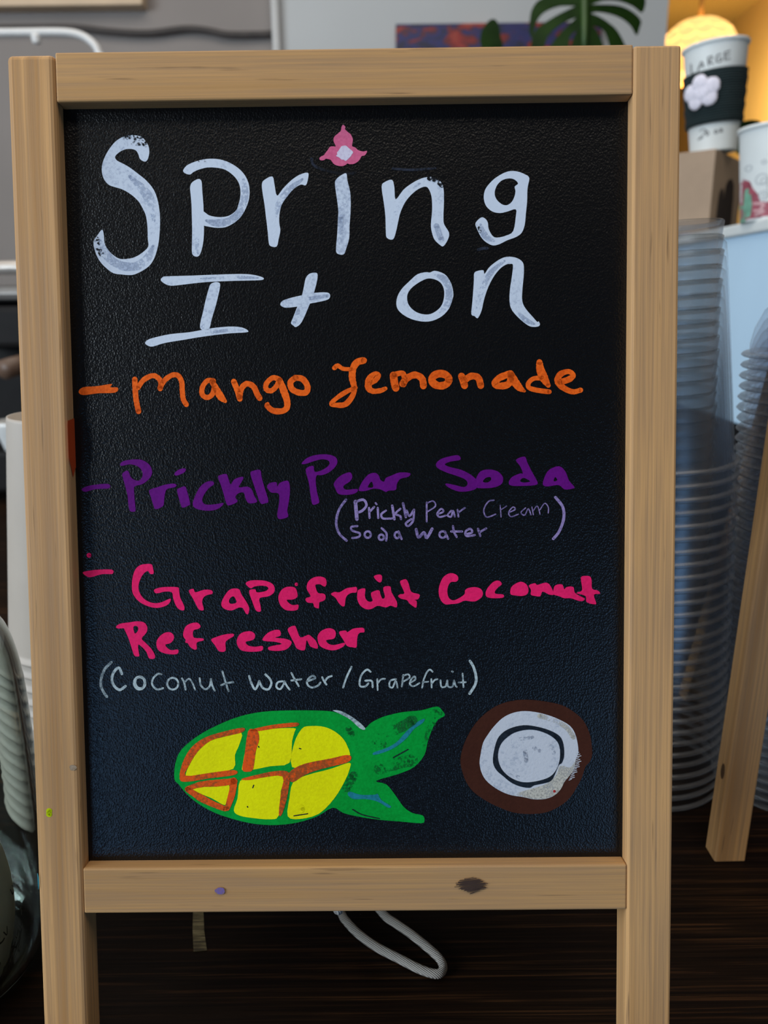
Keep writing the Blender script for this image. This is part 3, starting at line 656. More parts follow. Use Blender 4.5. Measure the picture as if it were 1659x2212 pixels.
# cord of the easel, drooping to the counter
cord_m = NT('white_braided_cord')
_w = cord_m.n('ShaderNodeTexWave', wave_type='BANDS', bands_direction='DIAGONAL'); _w.inputs['Scale'].default_value = 420; _w.inputs['Distortion'].default_value = 1.5
cord_m.l(cord_m.coords(), _w.inputs['Vector'])
cord_m.set(color=cord_m.ramp(_w.outputs['Fac'], [(.1, (.34, .31, .28, 1)), (.7, (.62, .58, .53, 1))]), rough=.85)
cord_m.bump(_w.outputs['Fac'], .7, .0008)
cz = ZT + .0032
loop = [at_z(x, y, cz) for x, y in ((735, 1966), (748, 1990), (775, 2018), (812, 2045), (860, 2070), (910, 2095), (945, 2104), (957, 2092), (950, 2072), (925, 2048), (888, 2018), (855, 1995), (826, 1972))]
rp = SM @ rm @ Vector((.0, .0, -.37)); fp = SM @ Vector((-.02, TH + .001, BB + .008))
pts = [fp, fp + Vector((-.004, .012, -.012)), fp + Vector((-.006, .022, -.04))] 
e0 = loop[0] + Vector((-.012, .02, .02))
pts += [e0] + loop + [loop[-1] + Vector((-.012, .02, .004)), loop[-1] + Vector((-.02, .04, .03)), rp + Vector((-.012, -.012, -.01)), rp + Vector((0, .002, 0))]
cpts = [SMI @ Vector(p) for p in cr([tuple(p) for p in pts], 8)]
tube('cord', cpts, .0023, cord_m.m, sign, 12)['label'] = 'white braided cord looping onto the counter'

# strip of tape on the counter
tp = NT('worn_clear_tape')
tc = tp.noise(tp.coords((60, 700, 60)), 1, 3, .6)
tp.set(color=tp.ramp(tc, [(.38, (.04, .028, .010, 1)), (.54, (.17, .13, .055, 1)), (.68, (.36, .30, .15, 1))]), rough=.35)
q = [at_z(x, y, ZT + .0004) for x, y in ((417, 1960), (439, 1960), (441, 2010), (447, 2053), (418, 2055), (416, 2010))]
vs = q + [p + Vector((0, 0, -.0003)) for p in q]
tag(mesh('tape_strip', vs, [tuple(range(5, -1, -1))] + [(i, (i + 1) % 6, 6 + (i + 1) % 6, 6 + i) for i in range(6)], tp.m),
    'narrow worn strip of tannish tape on the dark counter below the sign', 'tape')

# ------------------------------------------------------------------ second wooden sign on the right
p0 = at_z(1531, 1830, ZT); p1 = at_z(1543.5, 1862, ZT); p2 = at_z(1605, 1862, ZT)
s2 = empty('wooden_easel', p1, 'pine easel mostly out of view, its slanted leg standing in front of the lid stack', 'easel')
W2 = .0195
SPL, BACK = radians(5.2), radians(7.5)
def s2leg(name, x, y, spl, back, L):
    o = box(name, 0, W2, 0, .0145, 0, L, PINE_V, s2, .001)
    o.location = (x, y, 0); o.rotation_euler = (-back, spl, 0)
    bpy.context.view_layer.update(); stand(o); return o
l2 = s2leg('leg', 0, 0, SPL, BACK, .46)
s2leg('leg', .115, 0, -SPL, BACK, .46)
s2leg('rear_leg', .0575, .20, 0, radians(-17), .44)
o = box('crossbar', .012, .086, -.004, .012, 0, .018, PINE_H, s2, .001); o.location = (.018, .030, .30); o.rotation_euler = (-BACK, 0, 0)
o = box('crossbar', .038, .096, .004, .018, 0, .018, PINE_H, s2, .001); o.location = (0, .0, .41); o.rotation_euler = (-BACK, 0, 0); o.location.y = .046
# small knot on the leg's side
kn = lathe('knot', [(0.0001, 0), (.0022, .0001), (.003, 0)], flat('knot_brown', (.10, .05, .02), .6), l2, 16)
kn.rotation_euler = (0, -pi / 2, 0); kn.scale = (1.7, .8, 1); kn.location = (-.0002, .006, .058)

# ------------------------------------------------------------------ clear plastic
def plastic(name, tint, gloss=.10, cloud=.02):
    m = bpy.data.materials.new(name); m.use_nodes = True; t = m.node_tree; t.nodes.clear()
    out = t.nodes.new('ShaderNodeOutputMaterial'); tr = t.nodes.new('ShaderNodeBsdfTransparent')
    gl = t.nodes.new('ShaderNodeBsdfGlossy'); df = t.nodes.new('ShaderNodeBsdfDiffuse')
    lw = t.nodes.new('ShaderNodeLayerWeight'); mx = t.nodes.new('ShaderNodeMixShader'); m2 = t.nodes.new('ShaderNodeMixShader')
    mr = t.nodes.new('ShaderNodeMapRange')
    tr.inputs[0].default_value = tint + (1,); gl.inputs['Roughness'].default_value = .28
    gl.inputs[0].default_value = (.9, .92, .95, 1); df.inputs[0].default_value = (.55, .56, .58, 1)
    lw.inputs[0].default_value = .35
    mr.inputs['To Min'].default_value = gloss; mr.inputs['To Max'].default_value = .42
    pw = t.nodes.new('ShaderNodeMath'); pw.operation = 'POWER'; pw.inputs[1].default_value = 2.6
    t.links.new(lw.outputs['Facing'], pw.inputs[0]); t.links.new(pw.outputs[0], mr.inputs['Value']); t.links.new(mr.outputs[0], mx.inputs[0])
    t.links.new(tr.outputs[0], mx.inputs[1]); t.links.new(gl.outputs[0], mx.inputs[2])
    m2.inputs[0].default_value = cloud
    t.links.new(mx.outputs[0], m2.inputs[1]); t.links.new(df.outputs[0], m2.inputs[2])
    t.links.new(m2.outputs[0], out.inputs[0]); return m
CLEAR = plastic('clear_cup_plastic', (.976, .980, .983), .010, .006)
RIM = plastic('clear_plastic_rim', (.74, .74, .74), .05, .16)
BASE = plastic('clear_plastic_base', (.78, .79, .78), .03, .02)
LIDP = plastic('clear_lid_plastic', (.94, .95, .97), .06)
ORD = ['topmost', 'second', 'third', 'fourth', 'fifth', 'sixth', 'seventh', 'eighth', 'ninth', 'tenth', 'eleventh', 'twelfth', 'thirteenth', 'fourteenth', 'fifteenth', 'sixteenth', 'seventeenth', 'eighteenth', 'nineteenth', 'twentieth']
TENS = {2: 'twenty', 3: 'thirty', 4: 'forty', 5: 'fifty'}
TENTH = {2: 'twentieth', 3: 'thirtieth', 4: 'fortieth', 5: 'fiftieth'}
def ordinal(k):                 # 0 = topmost
    if k < 20: return ORD[k]
    n = k + 1; t, u = divmod(n, 10)
    return TENTH[t] if u == 0 else TENS[t] + '-' + ('first' if u == 1 else ORD[u - 1])
def stack(first, n, pitch, base, top_shift, labelf, group):
    """n nested copies; the lowest stands on the counter, the axis leans evenly by top_shift"""
    for i in range(n):
        o = first if i == 0 else first.copy()
        if i:
            COL.objects.link(o)
        k = i / (n - 1)
        o.location = Vector(base) + Vector((top_shift[0] * k, top_shift[1] * k, pitch * i)) + Vector((random.uniform(-.0005, .0005), random.uniform(-.0005, .0005), 0))
        lean = Vector((top_shift[0], top_shift[1], pitch * (n - 1)))
        o.rotation_mode = 'QUATERNION'
        o.rotation_quaternion = Vector((0, 0, 1)).rotation_difference(lean.normalized())
        tag(o, labelf(n - 1 - i), o['category'] if 'category' in o else None, group)
CUP_H = .150
cup_prof = [(.0485, 0), (.0505, .0004), (.0512, .0016), (.0505, .0030), (.0487, .0034), (.0483, .010), (.0470, .016), (.0382, .1290), (.0372, .1365), (.0352, .1385), (.0340, .1392), (.0344, .1405), (.0356, .1490), (.0345, .1500), (.0325, .1470), (.0001, .1465)]
def zones(o, prof, rim_to, base_from, base_to, segs=56):
    sg = support(prof)[1]
    for p in o.data.polygons:
        k = sg[p.index // segs]
        p.material_index = 1 if k < rim_to or (base_to < 90 and k == 11) else 2 if base_from <= k < base_to else 0
cup = lathe('plastic_cup', cup_prof, [CLEAR, RIM, BASE], None, 56); zones(cup, cup_prof, 4, 9, 13); cup['category'] = 'cup'
stack(cup, 29, .0085, (.1985, .508, ZT + .0005), (-.014, 0), lambda k: ('clear plastic cup, topmost of the upside down stack right of the chalkboard' if k == 0 else
      'clear plastic cup, %s from the top of the stack right of the chalkboard' % ordinal(k)), 'upside down clear cups in the stack right of the chalkboard')
lid_prof = [(.0465, 0), (.0500, .0003), (.0512, .0014), (.0500, .0028), (.0462, .0030), (.0462, .0080), (.0440, .0180), (.0390, .0290), (.0300, .0380), (.0190, .0425), (.0120, .0435)]
lid = lathe('dome_lid', lid_prof, [LIDP, RIM], None, 56); zones(lid, lid_prof, 4, 99, 99); lid['category'] = 'lid'
stack(lid, 45, .0070, (.296, .497, ZT + .0005), (-.012, 0), lambda k: ('clear plastic dome lid, topmost of the tall lid stack by the right edge' if k == 0 else
      'clear plastic dome lid, %s from the top of the lid stack at right' % ordinal(k)), 'clear dome lids stacked behind the second sign leg')

# white paper cups, left
paper_m = flat('white_cup_paper', (.42, .365, .31), .55, .03, 30)
pc_prof = [(.0432, .002), (.0450, .0), (.0466, .0012), (.0468, .0030), (.0452, .0042), (.0446, .006), (.0303, .158), (.0300, .1600), (.0288, .1600), (.0285, .150), (.0001, .1495)]
pc = lathe('paper_cup', pc_prof, paper_m, None, 56); pc['category'] = 'cup'
stack(pc, 13, .0096, (-.2195, .50, ZT + .0005), (.003, 0), lambda k: ('white paper cup, topmost and fully shown, of the stack left of the sign' if k == 0 else
      'white paper cup, %s from the top of the stack left of the sign' % ordinal(k)), 'upside down white paper cups left of the sign')

# ------------------------------------------------------------------ glass jar, lower left
def glass_mat():
    t = NT('clear_jar_glass'); t.set(color=(.80, .87, .83, 1), rough=.015, trans=1.0, ior=1.47)
    return t.m
jar_x, jar_y = -.2485, .335
jar = empty('glass_jar', (jar_x, jar_y, ZT), 'rounded clear glass jar with a rolled paper inside at lower left edge', 'jar')
outer = [(.0001, .0), (.046, .0), (.054, .003), (.0605, .012), (.064, .03), (.0655, .06), (.0665, .10), (.0668, .14), (.066, .165), (.062, .186), (.052, .203), (.043, .212), (.040, .220), (.040, .235), (.043, .238)]
inner = [(r - .0046 if r > .004 else r, max(z, .005) - (0.0 if z < .18 else .0012)) for r, z in outer][::-1]
lathe('jar_body', cr(outer, 3) + [(.043, .241), (.039, .241)] + cr(inner, 3), glass_mat(), jar, 64)
# rolled paper
note_m = flat('aged_note_paper', (.58, .52, .40), .8, .1, 60)
nv, nf = [], []
rows, cols = 14, 60
for i in range(rows + 1):
    for j in range(cols + 1):
        a = radians(-200) + radians(330) * j / cols
        r = .037 + .004 * j / cols - .005 * (2 * i / rows - 1) ** 2
        nv.append((r * cos(a), r * sin(a), .007 + .066 * i / rows + .004 * sin(a * 2)))
for i in range(rows):
    for j in range(cols):
        k = i * (cols + 1) + j; nf.append((k, k + 1, k + cols + 2, k + cols + 1))
note = tag(mesh('rolled_paper', nv, nf, note_m, None, smooth=True), 'rolled aged paper with dark scribbles standing inside the glass jar', 'paper')
note.location = (jar_x + .009, jar_y - .004, ZT)
def note_map(u, v, lev):        # u: angle in degrees, v: height in mm
    a = radians(u); r = .0415 - .005 * (2 * (v / 1000 - .007) / .066 - 1) ** 2 + .0006
    return (r * cos(a), r * sin(a), v / 1000 * .74)
b = Brush()
R0 = (0, 0, 1)
for x, y in ((-22, 80), (2, 76), (-30, 60), (14, 66), (-15, 50), (18, 44), (-4, 36), (-26, 30), (10, 26), (-14, 22), (-40, 48), (-44, 72), (-48, 30), (26, 84), (28, 58)):
    b.stroke(R0, [(x, y), (x - 1.5, y - 5), (x + 1, y - 6), (x + 3, y - 5.4)], .7)
    b.stroke(R0, [(x + 4, y - 1), (x + 6, y - 5), (x + 8, y)], .45)
for k in range(9):
    b.stroke(R0, [(-18 + 3 * k, 12), (-12 + 3.4 * k, 20 + k % 3 * 4), (-6 + 3.7 * k, 24 + k % 2 * 5)], .6)
b.build('ink_marks', [flat('dark_ink', (.03, .028, .02), .7)], note, note_map)

# ------------------------------------------------------------------ white cabinet on the counter, right background
white_m = flat('white_cabinet_paint', (.50, .70, .88), .45, .03, 6)
ctop = ZC + .096
c1, c2 = at_z(1547, 493, ctop), at_z(1659, 470, ctop)
dirc = (c2 - c1).normalized(); nrm = Vector((-dirc.y, dirc.x, 0))
if nrm.y < 0: nrm = -nrm
cab = empty('white_cabinet', (c1.x, c1.y, ZT), 'white countertop cabinet with a lipped top behind the clear stacks', 'cabinet')
cab.rotation_euler = (0, 0, atan2(dirc.y, dirc.x))
hc = ctop - ZT
CW0, CW1, CD = -.16, .62, .42
box('cabinet_body', CW0, CW1, .006, CD, .17, hc - .014, white_m, cab, .004)
box('cabinet_top', CW0 - .006, CW1 + .006, 0, CD + .006, hc - .016, hc, flat('white_lip', (.66, .70, .70), .4, .03), cab, .003)
box('cabinet_base', CW0 + .01, CW1 - .01, .02, CD - .01, 0, .17, flat('black_base', (.010, .010, .011), .7, spec=.1), cab)
def on_cab(px, py, back):        # point on the cabinet top, `back` metres behind its front edge, under a sight line
    p0_ = c1 + nrm * back; d = ray(px, py); t = (p0_ - EYE).dot(nrm) / d.dot(nrm); p = EYE + d * t
    return Vector((p.x, p.y, ctop))

# cardboard box
bx = on_cab(1532, 480, .035)
dpt = (bx - EYE).dot(FW)
ztop = at_y(1540, 321, bx.y).z
cb = empty('cardboard_box', bx, 'brown cardboard box under the cup in the knitted sleeve', 'box')
cb.rotation_euler = (0, 0, radians(52))
kraft = flat('kraft_cardboard', (.35, .255, .18), .8, .06, 30)
hb = ztop - ctop
box('box_body', 0, .165, 0, .10, 0, hb, kraft, cb, .0012)
b = Brush()
for p in ([(.040, .012), (.062, .02), (.066, .045), (.06, .072), (.040, .066), (.034, .035)], [(.066, .006), (.12, .006), (.118, .085), (.072, .08)]):
    b.poly(R0, p)
b.build('printed_mark', [flat('dark_print', (.03, .02, .016), .7)], cb, lambda u, v, l: (u, -.0004, v)) ['label'] = 'blurred dark printed mark'

# paper cup standing on the box
def cone_cup(name, loc, H, r0, r1, label, tilt, mat):
    e = empty(name, loc, label, 'cup'); e.rotation_euler = (0, tilt, 0)
    prof = [(.0001, .006), (r0 - .003, .006), (r0 - .002, 0), (r0, 0), (r0 + .0003, .002), (r1, H - .004), (r1 + .0026, H - .0035), (r1 + .0032, H - .0005), (r1 + .002, H + .0012), (r1 - .0008, H), (r1 - .0012, H - .006), (r0 - .002, .009), (.0001, .008)]
    lathe('cup_body', prof, mat, e, 56); return e
ROT = radians(52)
cc = bx + Vector((cos(ROT) * .042 - sin(ROT) * .042, sin(ROT) * .042 + cos(ROT) * .042, hb))
cupc = at_y(1541, 332, cc.y); cc.x = cupc.x
D1 = (cc - EYE).dot(FW)
R1 = 62.5 / FPX * D1; R0c = 47 / FPX * D1
zt_ = at_y(1548, 104, cc.y).z; Hc = zt_ - cc.z
paper_white = flat('paper_cup_white', (.68, .72, .72), .5, .03, 20)
TILT = radians(-4.5)
lc = cone_cup('paper_cup', cc + Vector((0, 0, R0c * sin(-TILT))), Hc, R0c, R1, 'white paper cup marked large on the cardboard box', TILT, paper_white)
FACE = -pi / 2 + radians(-0)      # towards the camera
def cone_map(cxp, y_top, y_bot, H, r0, r1, off, face):
    def fn(px, py, lev):
        h = H * (y_bot - py) / (y_bot - y_top)
        r = r0 + (r1 - r0) * h / H
        rpx = r / D1 * FPX
        s = max(-.98, min(.98, (px - cxp) / rpx)); a = face + math.asin(s)
        rr = r + off + .0001 * lev
        return (rr * cos(a), rr * sin(a), h)
    return fn
az = atan2(cc.x, cc.y)
fmap = cone_map(1546, 100, 332, Hc, R0c, R1, .0004, -pi / 2 - az)
b = Brush()
Z3 = (1100, 0, 2.968)
ink = flat('charcoal_marker', (.10, .10, .105), .7)
for pts in ([(1185,408),(1190,470),(1205,468)], [(1225,465),(1243,415),(1258,450)], [(1232,445),(1255,440)], [(1280,400),(1285,450)], [(1280,400),(1302,398),(1300,418),(1285,425),(1310,445)],
            [(1352,395),(1330,400),(1328,435),(1352,438),(1355,420),(1340,420)], [(1372,388),(1374,432)], [(1372,388),(1400,380)], [(1373,408),(1398,402)], [(1374,432),(1402,428)]):
    b.stroke(Z3, pts, 4)
b.build('marker_writing', [ink], lc, fmap)['label'] = 'black handwriting LARGE'
b = Brush()
Z4 = (1400, 200, 6.406)
for pts in ([(760,545),(800,525),(830,545),(810,590),(740,655)], [(740,655),(800,640)], [(850,560),(835,590),(850,625),(870,600),(850,560)], [(950,570),(940,600),(960,615),(980,590),(950,570)], [(1000,560),(1035,570),(1000,600),(1040,600)]):
    b.stroke(Z4, pts, 7)
b.build('marker_writing', [ink], lc, fmap)['label'] = 'black handwriting 20 oz'

# knitted sleeve
knit = NT('dark_green_knit')
kw_ = knit.n('ShaderNodeTexWave', wave_type='BANDS', bands_direction='Z'); kw_.inputs['Scale'].default_value = 90; kw_.inputs['Distortion'].default_value = 2.0; kw_.inputs['Detail'].default_value = 3
knit.l(knit.coords(), kw_.inputs['Vector'])
knit.set(color=knit.ramp(kw_.outputs['Fac'], [(.1, (.004, .012, .015, 1)), (.9, (.011, .034, .038, 1))]), rough=.95)
knit.bump(kw_.outputs['Fac'], .9, .003)
h0, h1 = Hc * (332 - 272) / 232, Hc * (332 - 160) / 232
rad = lambda h: R0c + (R1 - R0c) * h / Hc
sl = empty('cup_sleeve', lc.location, 'dark green knitted sleeve with a white flower around the large cup', 'cup sleeve')
sl.rotation_euler = lc.rotation_euler
sp = []
for i in range(13):
    h = h0 + (h1 - h0) * i / 12; sp.append((rad(h) + .0045 + .0008 * sin(i * 2.1), h))
sp = [(rad(h0) + .001, h0)] + sp + [(rad(h1) + .001, h1)]
lathe('knit_band', sp, knit.m, sl, 56)
fb = bmesh.new()
fc = cone_map(1546, 100, 332, Hc, R0c, R1, .0065, -pi / 2 - az)
for k in range(6):
    if k < 5:
        a = radians(90 + 72 * k + 8); px, py, rr = 1523 + 19 * cos(a), 204 - 19 * sin(a), 16.5
    else: px, py, rr = 1523, 204, 19
    c_ = Vector(fc(px, py, 0)); s_ = rr / FPX * D1
    res = bmesh.ops.create_icosphere(fb, subdivisions=3, radius=1)
    out_ = Vector((c_.x, c_.y, 0)).normalized()
    for v in res['verts']:
        q_ = v.co * s_ * (1 + .06 * sin(v.co.x * 9 + k) * cos(v.co.z * 8))
        q_ -= out_ * q_.dot(out_) * .72
        v.co = c_ + q_
bmobj('flower_patch', fb, flat('fluffy_white_yarn', (.72, .70, .80), .95, .12, 300, bump=.8), sl, True)['label'] = 'fluffy white five petalled flower'

# patterned paper cup at the right edge
hp = on_cab(1672, 470, .035)
D2 = (hp - EYE).dot(FW)
zt2 = at_y(1672, 275, hp.y).z; H2 = zt2 - ctop; Rt, Rb = 80 / FPX * D2, 66 / FPX * D2
hcup = cone_cup('paper_cup', hp, H2, Rb, Rt, 'white paper cup with red and green swirls at the right edge', radians(-2), paper_white)
az2 = atan2(hp.x, hp.y)
def hmap(px, py, lev):
    h = H2 * (479 - py) / (479 - 275); r = Rb + (Rt - Rb) * h / H2
    s = max(-.99, min(.99, (px - 1672) / (r / D2 * FPX))); a = -pi / 2 - az2 + math.asin(s); rr = r + .0004 + .0002 * lev
    return (rr * cos(a), rr * sin(a), h)
b = Brush()
def fill(b, reg, pts, mi, lev, step=2.0):
    x0, y0, s_ = reg
    P = [(x0 + x / s_, y0 + y / s_) for x, y in pts]
    y = min(p[1] for p in P) + .01
    while y < max(p[1] for p in P):
        for row in (y,):
            xs = sorted(a[0] + (row + step / 2 - a[1]) * (c[0] - a[0]) / (c[1] - a[1]) for a, c in zip(P, P[1:] + P[:1]) if (a[1] > row + step / 2) != (c[1] > row + step / 2))
            for xa, xb in zip(xs[::2], xs[1::2]):
                n_ = max(1, int((xb - xa) / 5))
                vs_ = [(xa + (xb - xa) * k / n_, yy) for yy in (row, row + step) for k in range(n_ + 1)]
                b._add(vs_, [(k, k + 1, n_ + 2 + k, n_ + 1 + k) for k in range(n_)], mi, lev)
        y += step
fill(b, Z4, [(1255,1240),(1330,1170),(1420,1230),(1460,1330),(1530,1420),(1560,1520),(1640,1540),(1720,1500),(1760,1740),(1600,1740),(1450,1745),(1330,1770),(1275,1770)], 0, 0)
for pts in ([(1390,1340),(1380,1450),(1385,1600),(1370,1760)], [(1330,1560),(1340,1660),(1345,1760)], [(1420,1420),(1440,1560),(1430,1700)]): b.stroke(Z4, pts, 26, mi=1, lev=1)
for pts in ([(1490,1540),(1600,1560),(1580,1620)], [(1500,1640),(1610,1660),(1520,1700)]): b.stroke(Z4, pts, 20, mi=2, lev=1)
for cx_, cy_, r_ in ((1560, 1220, 70), (1590, 1250, 40), (1600, 1440, 60), (1610, 1440, 28), (1390, 1040, 40), (1570, 990, 26), (1680, 1330, 50)): b.ring(Z4, cx_, cy_, r_, r_, 6, mi=3, lev=1)
b.build('printed_pattern', [flat('crimson_print', (.32, .07, .10), .5, .3, 120), flat('sea_green_print', (.16, .36, .26), .5, .2, 100), flat('pale_pink_print', (.55, .30, .32), .5), flat('grey_line_print', (.42, .45, .47), .5)], hcup, hmap)

# ------------------------------------------------------------------ plants
leaf_m = NT('deep_green_leaf')
ln = leaf_m.noise(leaf_m.coords(), 14, 3)
leaf_m.set(color=leaf_m.ramp(ln, [(.3, (.005, .017, .0025, 1)), (.7, (.013, .036, .005, 1))]), rough=.55, spec=.08)
rib_m = flat('leaf_midrib', (.026, .066, .010), .5)
LY = 1.9
plant = empty('monstera_plant', (at_y(1262, 300, LY).x, LY + .02, 0), 'monstera plant with a split dark green leaf above the sign', 'plant')
b = Brush()
Z5 = (1100, 0, 2.968)
for p in ([(458,-60),(330,-40),(200,-5),(150,50),(133,110),(128,200),(148,240),(175,140),(225,78),(330,36),(458,30)],
          [(458,30),(390,55),(300,100),(220,150),(165,200),(138,290),(150,330),(215,320),(250,225),(340,150),(430,110),(458,95)],
          [(458,95),(400,140),(340,200),(295,250),(255,330),(370,340),(390,230),(458,175)],
          [(458,180),(420,225),(395,340),(520,340),(505,180)],
          [(500,35),(600,28),(700,35),(780,70),(842,130),(835,180),(815,228),(780,170),(720,120),(640,90),(560,78),(500,88)],
          [(503,90),(570,105),(640,150),(700,210),(750,330),(660,335),(615,210),(560,170),(503,160)],
          [(503,160),(560,200),(605,330),(503,340)],
          [(500,-60),(600,-80),(760,-70),(830,-30),(872,0),(852,82),(790,40),(700,8),(600,6),(500,30)]):
    b.poly(Z5, p)
mid = at_y(1262, 40, LY)
def leafmap(px, py, lev):
    d = (px - 1262) / 125.0
    p = at_y(px, py, LY + .035 * d * d - .0006 * (py - 40) * .6)
    return p - plant.location
lf = b.build('leaf', [leaf_m.m], plant, leafmap)
sm = lf.modifiers.new('thick', 'SOLIDIFY'); sm.thickness = .0012
b = Brush()
tube('leaf_midrib', [Vector(leafmap(1262, y, 0)) + Vector((0, -.003, 0)) for y in (-60, -20, 20, 60, 110)], [.011, .010, .009, .008, .006], rib_m, plant)
b = Brush()
b.poly((560, 0, 2.592), [(1240,190),(1265,140),(1300,108),(1330,118),(1345,160),(1352,210),(1365,260),(1330,330),(1270,320),(1240,250)])
lf2 = b.build('leaf', [leaf_m.m], plant, lambda x, y, l: at_y(x, y, LY + .15 - ((x - 1060) / 60) ** 2 * .03) - plant.location)
sm = lf2.modifiers.new('thick', 'SOLIDIFY'); sm.thickness = .0012
top = Vector(leafmap(1262, 110, 0)); t2 = at_y(1062, 120, LY + .15) - plant.location
tube('leaf_stalk', [top, top + Vector((0, .06, -.25)), Vector((.02, .03, .9)), Vector((0, 0, .42))], .008, rib_m, plant)
tube('leaf_stalk', [t2, t2 + Vector((.02, 0, -.3)), Vector((-.05, .02, .85)), Vector((-.01, 0, .42))], .007, rib_m, plant)
lathe('plant_pot', [(.0001, 0), (.12, 0), (.15, .40), (.158, .40), (.158, .43), (.145, .43), (.14, .38), (.0001, .38)], flat('terracotta', (.30, .13, .07), .8), plant, 40)

LY2 = 1.5
fp_ = at_y(1612, 330, LY2)
pl2 = empty('potted_plant', (fp_.x, LY2, ZT), 'small plant with a dark leaf showing between the two paper cups', 'plant')
b = Brush()
b.poly((1400, 200, 6.406), [(1240,520),(1270,430),(1330,395),(1420,378),(1520,385),(1580,430),(1590,470),(1560,560),(1480,640),(1300,860),(1200,800),(1180,700)])
l5 = b.build('leaf', [leaf_m.m], pl2, lambda x, y, l: at_y(x, y, LY2 - .02 + ((x - 1620) / 60) ** 2 * .04) - pl2.location)
sm = l5.modifiers.new('thick', 'SOLIDIFY'); sm.thickness = .001
lt = at_y(1610, 320, LY2 - .02) - pl2.location
tube('leaf_stalk', [lt, lt + Vector((0, .02, -.15)), Vector((0, 0, .1))], .005, rib_m, pl2)
lathe('plant_pot', [(.0001, 0), (.05, 0), (.065, .1), (.066, .11), (.06, .11), (.058, .095), (.0001, .095)], flat('grey_pot', (.2, .2, .2), .7), pl2, 32)

# ------------------------------------------------------------------ background left
# painting on the white wall
pa, pb = at_y(855, 52, PY - .03), at_y(1300, 52, PY - .03)
art = NT('abstract_red_blue_canvas')
an = art.noise(art.coords((3.2, 1, 9)), 2.2, 4, .6, 1.2)
art.set(color=art.ramp(an, [(.42, (.003, .004, .032, 1)), (.51, (.006, .012, .12, 1)), (.55, (.05, .004, .012, 1)), (.61, (.24, .006, .005, 1)), (.72, (.34, .05, .025, 1))]), rough=.5)
pt = tag(box('canvas_painting', 0, pb.x - pa.x, 0, .028, -.5, 0, art.m), 'red and blue abstract canvas on the white wall behind the leaf', 'painting')
pt.location = (pa.x, PY - .03, pa.z)

# pale wooden board on the grey wall, top left
wa, wb = at_y(-120, 14, PY), at_y(311, 14, PY)
tag(box('wall_board', wa.x, wb.x, PY - .015, PY + .04, wb.z, wb.z + .45, flat('pale_beige_wood', (.68, .50, .33), .6, .08, 8), bev=.006),
    'pale beige wooden board on the grey wall at top left', 'board')
# dark wavy cable along the wall
cp = [at_y(x, y, PY + .02) for x, y in ((-60, 62), (60, 60), (160, 60), (240, 68), (320, 71), (400, 62), (450, 66), (490, 74), (560, 74), (588, 72))]
tag(tube('wall_cable', cr([tuple(p) for p in cp], 6), .009, flat('dark_cable', (.055, .045, .04), .6)), 'dark wavy cable running along the grey wall', 'cable')
# white tubular rack
rk_m = flat('white_metal_tube', (.62, .61, .59), .35, .03)
ry = 1.9
tp_ = [at_y(x, y, ry) for x, y in ((-220, 72), (-60, 71), (60, 70), (110, 69.5), (150, 71), (176, 77), (196, 89), (210, 106), (216, 128))]
foot = Vector((tp_[-1].x + .02, ry, .0)); rk = empty('tube_rack', (tp_[-1].x, ry, 0), 'white tubular metal rack with a rounded corner at upper left', 'rack')
l0 = Vector((tp_[0].x - .06, ry, tp_[0].z - .075)); lm = Vector((tp_[0].x - .042, ry, tp_[0].z - .018)); ln_ = l0 + Vector((-.002, 0, -.04)); 
path = [Vector((l0.x, ry, 0)), Vector((l0.x, ry, 1.3)), ln_, l0, lm] + tp_ + [tp_[-1] + Vector((.002, 0, -.03)), Vector((foot.x, ry, 1.3)), foot]
tube('rack_hoop', [Vector(p) - rk.location for p in cr([tuple(p) for p in path], 8)], .0085, rk_m, rk, 12)
hk = at_y(78, 80, ry) - rk.location
lathe('rack_clip', [(.0001, -.014), (.009, -.012), (.011, 0), (.009, .006), (.0001, .006)], rk_m, rk, 16).location = hk

# espresso machine at the left edge
ex0, ey = at_y(44, 700, 1.3).x, 1.3
em = empty('espresso_machine', (ex0 - .25, ey + .18, ZT), 'dark espresso machine with a steel top at the far left edge', 'coffee machine')
steel2 = flat('brushed_steel', (.26, .24, .22), .4, .1, 30, metal=.6)
blk = flat('black_plastic', (.010, .009, .009), .6, spec=.15)
z_at = lambda py: at_y(20, py, ey).z - ZT
box('machine_body', -.25, .235, .0, .30, .05, z_at(650), blk, em, .01)
box('cup_tray', -.26, .24, -.06, .30, z_at(650), z_at(612), steel2, em, .012)
box('drip_tray', -.25, .24, -.14, .02, .02, z_at(985), blk, em, .008)
box('group_head', .10, .22, -.08, .02, z_at(760), z_at(662), blk, em, .01)
tube('portafilter', [Vector((.215, -.05, z_at(790))), Vector((.205, -.16, z_at(800)))], .017, flat('brown_handle', (.12, .07, .045), .5), em, 14)
box('control_panel', .19, .238, -.03, .02, z_at(842), z_at(765), flat('bronze_panel', (.13, .085, .06), .5), em, .006)
for x in (-.2, .2): lathe('machine_foot', [(.0001, 0), (.02, 0), (.02, .05), (.0001, .05)], blk, em, 20).location = (x, .1, 0)
tube('cup_rail', [Vector((x, -.055, z)) for x, z in ((-.25, z_at(575)), (0, z_at(572)), (.2, z_at(570)), (.232, z_at(580)), (.236, z_at(612)))], .012, flat('pale_rail', (.55, .50, .45), .3, .1, metal=.5), em, 14)
sc_ = lathe('saucer_cup', [(.0001, 0), (.022, 0), (.036, .045), (.038, .052), (.034, .052), (.02, .006), (.0001, .006)], flat('white_china', (.7, .7, .68), .3), None, 32)
sc_.name = 'espresso_cup'
sc_.location = (ex0 - .25 + .19, ey + .06, ZT + z_at(985)); tag(sc_, 'small white cup on the drip tray of the dark espresso machine', 'cup')

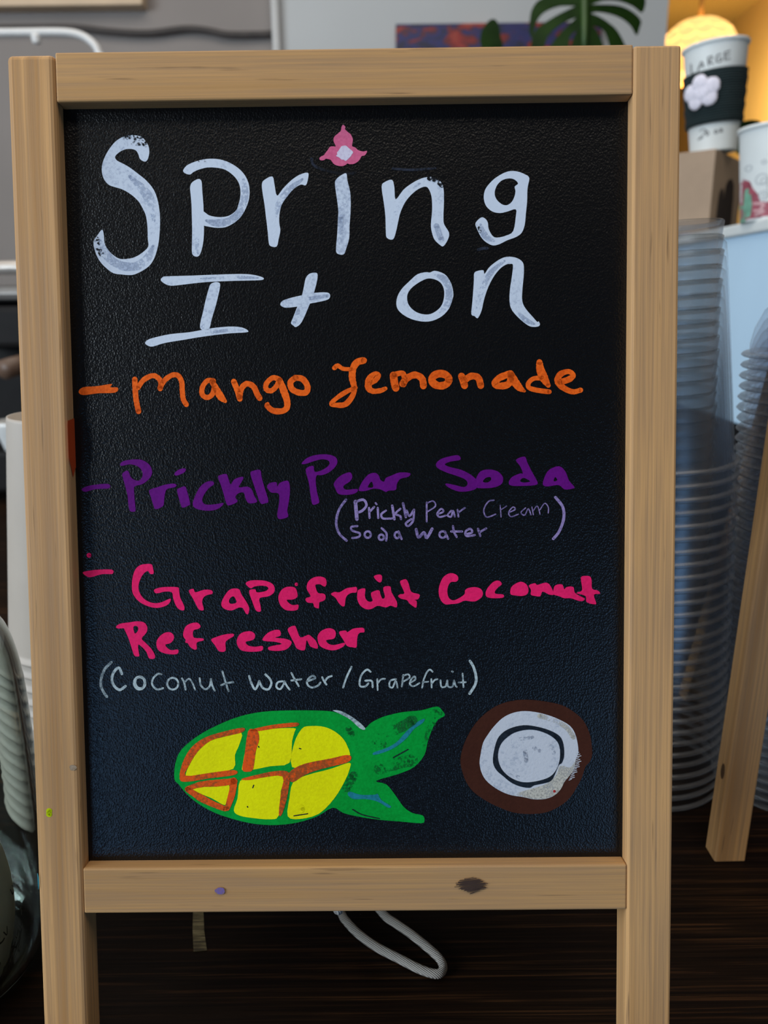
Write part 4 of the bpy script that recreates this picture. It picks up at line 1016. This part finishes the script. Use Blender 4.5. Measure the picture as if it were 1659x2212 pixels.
# ------------------------------------------------------------------ shell pendant lamp in the amber room
lp = at_y(1508, 100, 3.2)
lamp = empty('pendant_lamp', (lp.x, lp.y, lp.z), 'glowing amber shell disc pendant lamp behind the large cup', 'lamp')
sh = NT('glowing_amber_shell')
sn = sh.noise(sh.coords(), 16, 3, .6)
sh.set(color=(.9, .65, .3, 1), rough=.4, emit=sh.ramp(sn, [(.35, (1.0, .38, .06, 1)), (.62, (1.0, .52, .13, 1))]), emis=.9)
D3 = (lp - EYE).dot(FW); RL_ = 71 / FPX * D3
dome = [(.03, RL_ * .66)] + [(RL_ * sin(radians(a)), RL_ * (.68 * cos(radians(a)) - .02)) for a in range(20, 91, 7)] + [(RL_ * .97, -RL_ * .45), (RL_ * .8, -RL_ * .8), (RL_ * .55, -RL_)]
lathe('lamp_shade', dome, sh.m, lamp, 40)
db = bmesh.new()
for ring_, a in enumerate((28, 48, 68, 88, 108)):
    nn = (7, 11, 14, 16, 16)[ring_]
    for k in range(nn):
        g = 2 * pi * (k + .5 * (ring_ % 2)) / nn
        rr_ = RL_ * sin(radians(min(a, 92))); zz = RL_ * (.68 * cos(radians(a)) - .02)
        c_ = Vector((rr_ * cos(g), rr_ * sin(g), zz)); o_ = Vector((cos(g) * sin(radians(a)), sin(g) * sin(radians(a)), cos(radians(a)) + .3)).normalized()
        q_ = Vector((0, 0, 1)).rotation_difference(o_)
        res = bmesh.ops.create_cone(db, cap_ends=True, segments=14, radius1=.034, radius2=.034, depth=.002)
        for v in res['verts']: v.co = c_ + o_ * .006 + q_ @ v.co
sh2 = NT('pale_shell_disc'); sh2.set(color=(.9, .7, .4, 1), rough=.35, emit=(1.0, .64, .22, 1), emis=1.0)
bmobj('shell_discs', db, sh2.m, lamp)
tube('lamp_cord', [Vector((0, 0, RL_ * .62)), Vector((0, 0, ZY - lp.z))], .009, flat('amber_cord', (.5, .33, .12), .6), lamp, 10)
pl = bpy.data.lights.new('lamp_glow', 'POINT'); pl.energy = 13; pl.color = (1, .80, .46); pl.shadow_soft_size = .2
plo = bpy.data.objects.new('lamp_glow', pl); COL.objects.link(plo); plo.location = (lp.x, lp.y - .02, lp.z - RL_ * 1.35)
